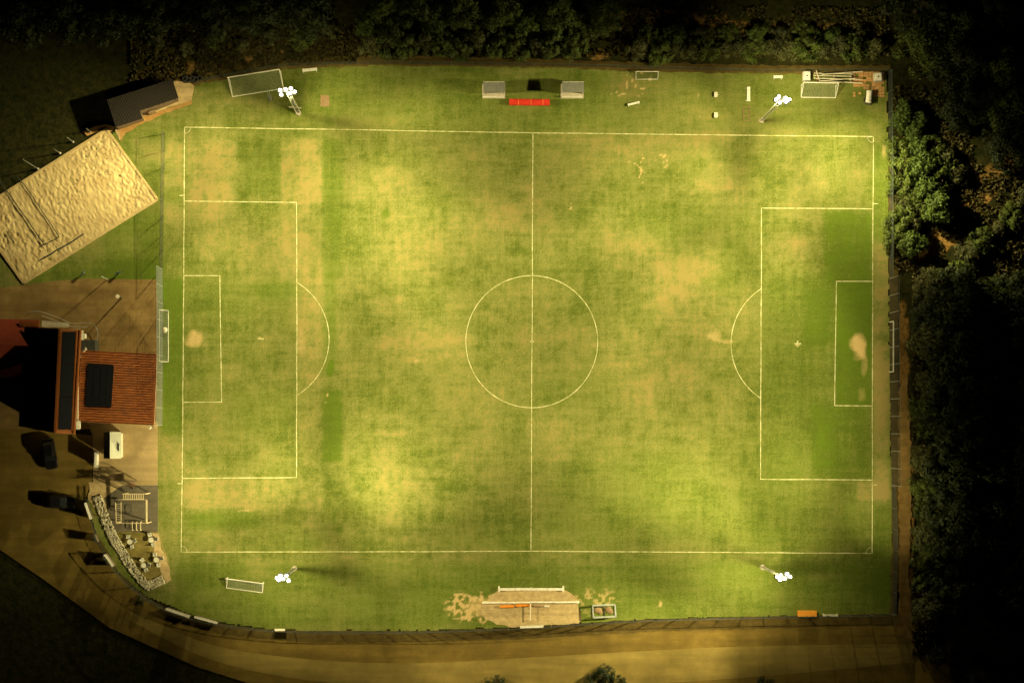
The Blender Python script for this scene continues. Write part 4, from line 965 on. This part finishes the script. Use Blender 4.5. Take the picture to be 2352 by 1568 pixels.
# ------------------------------------------------------------------ playground
def playground():
    H = 3.6; T = lambda x, y, h=H: P(x, y, h)
    o = P(312, 1168); t = thing('climbing_frame', 'tall cream climbing frame with ladder and monkey bars on the rubber mat', 'climbing frame', o)
    B = lambda mb, n, m=M_TIMBER: mb.build(n, m, t, loc=o)
    cs = [(283, 1134), (334, 1134), (337, 1201), (267, 1201)]
    for c in cs:
        q = T(*c); mb = MB(); mb.bar((q.x, q.y, 0), (q.x, q.y, H), .12, .12); B(mb, 'post')
    mb = MB(); mb.bar(T(281, 1134), T(334, 1134), .1, .1); mb.bar(T(281, 1146), T(331, 1146), .1, .1); B(mb, 'top_beam')
    mb = MB()
    for i in range(10): mb.bar(T(284 + i * 5, 1133), T(284 + i * 5, 1147), .11, .05)
    B(mb, 'monkey_bar')
    mb = MB(); mb.bar(T(336.7, 1147), T(337, 1201), .22, .14); B(mb, 'side_beam')
    mb = MB(); mb.bar(T(265.5, 1153, 3), T(267, 1201, 3), .1, .1); mb.bar(T(278, 1153, 3), T(278, 1201, 3), .1, .1)
    for i in range(9): mb.bar(T(265.5, 1157 + i * 5, 3), T(278, 1157 + i * 5, 3), .05, .05)
    B(mb, 'ladder')
    mb = MB(); mb.bar(T(266, 1201), T(337, 1201), .06, .06); mb.bar(T(265, 1147), T(337, 1147), .06, .06); B(mb, 'cross_beam')
    p = T(287, 1159, 1.5); q = T(301, 1177, 1.5); mb = MB()
    for a, b_ in (((p.x, p.y), (q.x, p.y)), ((q.x, p.y), (q.x, q.y)), ((q.x, q.y), (p.x, q.y)), ((p.x, q.y), (p.x, p.y))): mb.bar((*a, 1.5), (*b_, 1.5), .16, .1)
    B(mb, 'platform_hatch', M_DARK)
    t2 = thing('jumping_bars', 'three short cream bars below the climbing frame', 'play bars', P(313, 1208))
    for i in range(3):
        a = P(304 + i * 9.5, 1198.6, .8); b_ = P(304 + i * 9.5, 1217, .8); mb = MB(); mb.bar(a, b_, .09, .07); mb.bar((a.x, a.y, 0), (a.x, a.y, .8), .08, .08); mb.bar((b_.x, b_.y, 0), (b_.x, b_.y, .8), .08, .08); mb.build('bar', M_TIMBER, t2, loc=P(313, 1208))
    t3 = thing('play_tower', 'dark open play tower at the upper end of the rubber mat', 'play tower', P(300, 1118))
    o3 = P(300, 1118); q0, q1 = P(256, 1104, 2.6), P(306, 1122, 2.6)
    for (x, y) in ((q0.x + 1.0, q1.y), (q1.x, q1.y), (q0.x + 1.0, q0.y), (q1.x, q0.y)):
        mb = MB(); mb.bar((x, y, 0), (x, y, 2.6), .09, .09); mb.build('post', M_DARK, t3, loc=o3)
    mb = MB()
    for i in range(12):
        x = q0.x + 1.0 + (q1.x - q0.x - 1.0) * i / 11; mb.bar((x, q0.y, 1.3), (x, q0.y, 2.0), .04, .04); mb.bar((x, q1.y, 1.3), (x, q1.y, 2.0), .04, .04)
    mb.bar((q0.x + 1, q0.y, 2.0), (q1.x, q0.y, 2.0), .08, .08); mb.bar((q0.x + 1, q1.y, 2.0), (q1.x, q1.y, 2.0), .08, .08); mb.build('railing', M_DARK, t3, loc=o3)
    mb = MB(); mb.bar((q0.x + 1, q0.y, 2.6), (q1.x, q1.y, 2.6), .09, .09); mb.bar((q0.x + 1, q1.y, 2.6), (q1.x, q1.y, 2.6), .09, .09); mb.bar((q0.x + 1, q0.y, 2.6), (q1.x, q0.y, 2.6), .09, .09); mb.build('top_frame', M_DARK, t3, loc=o3)
    mb = MB(); mb.prism([(q1.x - 1.1, q1.y + .1), (q1.x, q1.y + .1), (q1.x, q0.y - .1), (q1.x - 1.1, q0.y - .1)], 1.18, 1.26); mb.build('deck', M_WOOD, t3, loc=o3)
playground()

# dry-stone border
def stones():
    pts = smoothpts([(223, 1139), (236, 1175), (252, 1215), (264, 1240), (276, 1258), (300, 1298), (336, 1342), (352, 1340), (376, 1330)], 5)
    W = [P(*p) for p in pts]; o = W[0].copy(); mb = MB()
    for a, b_ in zip(W, W[1:]):
        d = b_ - a; s = Vector((-d.y, d.x, 0)).normalized()
        for k in range(50):
            p = a.lerp(b_, random.random()) + s * random.uniform(-.62, .62); r = random.uniform(.06, .17)
            Q = Matrix.Rotation(random.uniform(0, 6), 3, 'Z'); mb.ball((p.x, p.y, r * .5 + random.uniform(0, .15)), r, r * random.uniform(.6, .9), r * .7, 6, 4, Q)
    mb.build('dry_stone_border', M_STONE, loc=o, tag=('pale loose stone border curving round the playground', 'stone border'))
stones()
# garden furniture
def gchair():
    t = thing('garden_chair', 'x', 'chair', (0, 0, 0), 0, 'white garden chairs below the playground')
    MB().box((0, 0, .44), (.48, .46, .05)).build('seat', M_WHITEP, t, bevel=.015); MB().box((0, .24, .68), (.48, .05, .5), 0, (math.radians(-8), 0)).build('backrest', M_WHITEP, t, bevel=.015)
    for x in (-.2, .2):
        for y in (-.2, .2): MB().bar((x, y, 0), (x, y, .42), .05, .05).build('leg', M_WHITEP, t)
        MB().bar((x * 1.2, -.2, .62), (x * 1.2, .24, .66), .05, .04).build('armrest', M_WHITEP, t)
    return t
def gtable(c, rz, label):
    t = thing('garden_table', label, 'table', c, rz, 'white garden tables below the playground')
    MB().rod((0, 0, .70), (0, 0, .74), .38, n=14).build('tabletop', M_WHITEP, t); MB().rod((0, 0, .04), (0, 0, .7), .05, n=8).build('stem', M_WHITEP, t); MB().bar((-.3, 0, .03), (.3, 0, .03), .07, .05).bar((0, -.3, .03), (0, .3, .03), .07, .05).build('foot', M_WHITEP, t)
ch0 = gchair(); first = True
for gi, (px, py, where) in enumerate([(300, 1243, 'set nearest the stone border top'), (349, 1239, 'set nearest the pitch corner'), (361, 1284, 'set by the bare turf edge'), (332, 1297, 'set at the tip of the playground soil')]):
    gtable(G(px, py), 0, 'round white garden table in the ' + where)
    for k, (dx, dy) in enumerate([(-.2, .75), (.3, -.7), (.72, .1)]):
        o = ch0 if first else copy_tree(ch0); first = False
        o.location = G(px, py) + Vector((dx * random.uniform(.9, 1.2), dy * random.uniform(.9, 1.1), 0)); o.rotation_euler.z = math.atan2(dy, dx) - PI / 2 + random.uniform(-.5, .5)
        o['label'] = ('upper', 'lower', 'right')[k] + ' white garden chair in the ' + where

# ------------------------------------------------------------------ vegetation
def crown_mesh(name, R, H, z0, clumps, leaves, size, m, flat=.8):
    vs = []; fs = []; cl = []
    for i in range(clumps):
        a = random.uniform(0, 2 * PI); u = random.random() ** .55; zz = random.uniform(0, 1)
        rr = R * u * math.sqrt(max(.12, 1 - (zz * .9) ** 2)); cl.append((rr * math.cos(a), rr * math.sin(a), z0 + (H - z0) * zz * (1 - .35 * u), R * random.uniform(.20, .38)))
    for i in range(leaves):
        c = random.choice(cl); v = Vector((random.gauss(0, 1), random.gauss(0, 1), random.gauss(0, 1) * flat)); v.normalize(); k = c[3] * random.uniform(.55, 1.08)
        p = Vector(c[:3]) + v * k; n = (v + Vector((random.uniform(-.7, .7), random.uniform(-.7, .7), random.uniform(-.3, .9)))).normalized()
        a = n.orthogonal().normalized(); a = Matrix.Rotation(random.uniform(0, 6.28), 3, n) @ a; b_ = n.cross(a); s = size * random.uniform(.6, 1.3)
        o = len(vs); vs += [p - a * s, p - b_ * s * .5 + n * s * .1, p + a * s, p + b_ * s * .5 + n * s * .1]; fs.append((o, o + 1, o + 2, o + 3))
    me = bpy.data.meshes.new(name); me.from_pydata([tuple(v) for v in vs], [], fs); me.materials.append(m); return me
def trunk_mesh(H, r, R):
    mb = MB(); mb.rod((0, 0, -.3), (.1, .05, H * .45), r, r * .7, 8); mb.rod((.1, .05, H * .45), (0, 0, H * .8), r * .7, r * .25, 6)
    for i in range(5):
        a = i * 1.26 + .3; mb.rod((.05, .03, H * (.25 + .08 * i)), (R * .6 * math.cos(a), R * .6 * math.sin(a), H * (.5 + .07 * i)), r * .4, r * .12, 5)
    me = bpy.data.meshes.new('trunk'); me.from_pydata(mb.v, [], mb.f); me.materials.append(M_BARK); return me
KIND = {}
for nm, R, H, z0, cl, lv, sz, m in [('bush_a', 2.1, 2.6, .3, 26, 2600, .16, M_LEAF), ('bush_b', 1.7, 2.2, .3, 22, 2200, .15, M_LEAFD), ('bright', 2.4, 3.6, .6, 26, 3000, .17, M_LEAFB), ('tree_a', 3.6, 6.5, 1.6, 40, 5200, .2, M_LEAF), ('tree_b', 3.2, 7.5, 1.6, 36, 4600, .19, M_LEAFD), ('dark', 4.2, 8.5, 1.5, 40, 4200, .26, M_LEAF_UNLIT)]:
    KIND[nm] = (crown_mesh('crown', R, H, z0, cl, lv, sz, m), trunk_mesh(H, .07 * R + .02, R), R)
def tree(kind, px, py, s, label, group, cat='bush'):
    c = G(px, py); z = float(gz(np.array([c.x]), np.array([c.y]))[0]); c.z = z
    name = 'bush' if cat == 'bush' else 'tree'
    t = thing(name, label, cat, c, random.uniform(0, 6.28), group); t.scale = (s, s, s * random.uniform(.85, 1.15))
    for nm, me in (('crown', KIND[kind][0]), ('trunk', KIND[kind][1])):
        o = bpy.data.objects.new(nm, me); COL.objects.link(o); o.parent = t
ORD = ['first', 'second', 'third', 'fourth', 'fifth', 'sixth', 'seventh', 'eighth', 'ninth', 'tenth', 'eleventh', 'twelfth', 'thirteenth', 'fourteenth', 'fifteenth', 'sixteenth', 'seventeenth', 'eighteenth', 'nineteenth', 'twentieth', 'twenty-first', 'twenty-second', 'twenty-third', 'twenty-fourth', 'twenty-fifth', 'twenty-sixth', 'twenty-seventh', 'twenty-eighth', 'twenty-ninth', 'thirtieth']
def row(pts, kinds, s0, s1, what, group, cat='bush', jit=5):
    for i, (x, y) in enumerate(pts):
        tree(kinds[i % len(kinds)], x + random.uniform(-jit, jit), y + random.uniform(-jit, jit), random.uniform(s0, s1), ORD[i] + ' ' + what, group, cat)
row([(850 + i * 42, 96 + (i % 3) * 6) for i in range(12)], ['bush_b', 'bush_a', 'bush_a'], .8, 1.15, 'bush from the left in the lit scrub row above the ditch', 'lit scrub row above the ditch')
row([(1470 + i * 38, 108 + (i % 2) * 7) for i in range(15)], ['bush_b', 'bush_a', 'bush_b'], .75, 1.1, 'bush from the left in the hedge right of the dugouts', 'hedge above the upper right touchline')
row([(1490 + i * 60, 78 + (i % 2) * 7) for i in range(9)], ['bush_a', 'bright', 'bush_b'], .6, .85, 'low bush from the left behind the hedge right of the dugouts', 'second hedge row above the touchline')
row([(842, 62), (880, 24), (915, 66), (965, 22), (1000, 60), (1052, 30), (1090, 66), (1150, 40), (1210, 62), (1270, 36), (1330, 66), (1380, 42)], ['bright', 'tree_a', 'bush_a', 'tree_a'], .65, .95, 'tree from the left in the wood edge above the scrub', 'trees behind the lit scrub', 'tree')
row([(360 + i * 66, 96 - i * 4 + (i % 2) * 16) for i in range(7)], ['bush_b', 'bush_b', 'bush_a'], .6, .9, 'dim bush from the left on the bank above the shed', 'dim bushes on the upper left bank')
row([(2070, 262), (2064, 290), (2088, 300), (2104, 282)], ['bright'], .6, .85, 'bright green bush from the top beside the upper right corner', 'bright bushes right of the corner')
row([(2068, 350), (2100, 340), (2140, 350), (2175, 362), (2072, 392), (2110, 388), (2152, 396), (2190, 400), (2074, 432), (2112, 434), (2152, 440), (2070, 470), (2104, 478), (2140, 484), (2066, 512), (2094, 520), (2062, 552), (2082, 560)], ['bush_a', 'bright', 'bush_a', 'bush_b'], .85, 1.2, 'bush in reading order of the lit thicket right of the pitch', 'lit thicket right of the pitch')
row([(2215, 590), (2250, 560), (2285, 530), (2320, 500), (2345, 450), (2200, 640)], ['bush_b', 'bush_a'], .8, 1.1, 'dim bush from the left beyond the diagonal clearing', 'dim bushes beyond the clearing')
row([(2128, 660 + i * 62) for i in range(3)], ['tree_b', 'dark'], .7, .9, 'dark tree from the top behind the right goal', 'dark trees behind the right goal', 'tree')
row([(2128, 880), (2124, 940), (2126, 1000), (2118, 1060), (2124, 1116), (2116, 1170), (2124, 1226), (2122, 1280), (2120, 1340), (2126, 1400)], ['tree_b', 'tree_a', 'bush_a'], .55, .8, 'ragged tree from the top along the dirt path', 'trees along the right dirt path', 'tree')
dk = [(2190 + (i % 3) * 66, 700 + (i // 3) * 92) for i in range(24)]
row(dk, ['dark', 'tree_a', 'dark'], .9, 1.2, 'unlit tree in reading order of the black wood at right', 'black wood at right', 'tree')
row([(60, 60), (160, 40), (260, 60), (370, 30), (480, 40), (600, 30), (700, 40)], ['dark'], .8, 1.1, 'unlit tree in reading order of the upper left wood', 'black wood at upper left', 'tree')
row([(1388, 1552), (1364, 1566), (1416, 1564), (1140, 1574), (1760, 1570), (2150, 1500), (2230, 1560)], ['dark'], .28, .36, 'dark shrub from the start of the line below the road', 'dark shrubs below the road')
row([(2100, 30), (2180, 60), (2260, 40), (2110, 120), (2190, 160), (2280, 150), (2200, 250), (2290, 260), (2300, 340)], ['dark', 'tree_a'], .8, 1.1, 'unlit tree in reading order of the upper right wood', 'black wood at upper right', 'tree')
# dead shrub at the bend
tree('bush_b', 322, 1376, .45, 'dark low shrub outside the fence at the lower left bend', 'shrub outside the bend')

# undergrowth: uncountable grass tufts and weeds on the banks
def undergrowth():
    N = 60000; px_ = []; zones = [(300, 90, 2040, 150, 20000), (300, 60, 900, 190, 12000), (2050, 200, 2230, 620, 9000), (2095, 600, 2160, 1500, 7000), (1420, 20, 2040, 100, 6000), (2200, 380, 2352, 640, 4000)]
    P0 = []
    for (x0, y0, x1, y1, n) in zones: P0.append(np.stack([RNG.uniform(x0, x1, n), RNG.uniform(y0, y1, n)], 1))
    Q = np.concatenate(P0); X = (Q[:, 0] - 1176) / 16; Y = (784 - Q[:, 1]) / 16
    keep = ~inpoly(Q[:, 0], Q[:, 1] + 4, LAWN) & (fbm(Q[:, 0], Q[:, 1], 26, 95) > .40) & ~((Q[:, 1] > 128 + RNG.uniform(-5, 5, len(Q))) & (Q[:, 1] < 175) & (Q[:, 0] > 820) & (Q[:, 0] < 2050))
    X = X[keep]; Y = Y[keep]; Z = gz(X, Y); n = len(X)
    a = RNG.uniform(0, 2 * PI, n); s = RNG.uniform(.08, .22, n); h = RNG.uniform(.15, .55, n); lx = RNG.uniform(-.25, .25, n); ly = RNG.uniform(-.25, .25, n)
    V = np.zeros((n, 4, 3)); dx = np.cos(a) * s; dy = np.sin(a) * s
    V[:, 0] = np.stack([X - dx, Y - dy, Z], 1); V[:, 1] = np.stack([X + dx, Y + dy, Z], 1); V[:, 2] = np.stack([X + dx * .5 + lx, Y + dy * .5 + ly, Z + h], 1); V[:, 3] = np.stack([X - dx * .5 + lx, Y - dy * .5 + ly, Z + h], 1)
    me = bpy.data.meshes.new('undergrowth'); me.vertices.add(n * 4); me.vertices.foreach_set('co', V.astype(np.float32).ravel()); q = np.arange(n * 4, dtype=np.int32)
    me.loops.add(n * 4); me.loops.foreach_set('vertex_index', q); me.polygons.add(n); me.polygons.foreach_set('loop_start', np.arange(0, n * 4, 4, dtype=np.int32)); me.polygons.foreach_set('loop_total', np.full(n, 4, np.int32)); me.update(calc_edges=True)
    me.materials.append(M_STRAW); o = bpy.data.objects.new('undergrowth', me); COL.objects.link(o); settag(o, 'rough dry weeds and grass tufts on the banks round the pitch', 'weeds', None, 'stuff')
undergrowth()
SC.cycles.max_bounces = 4
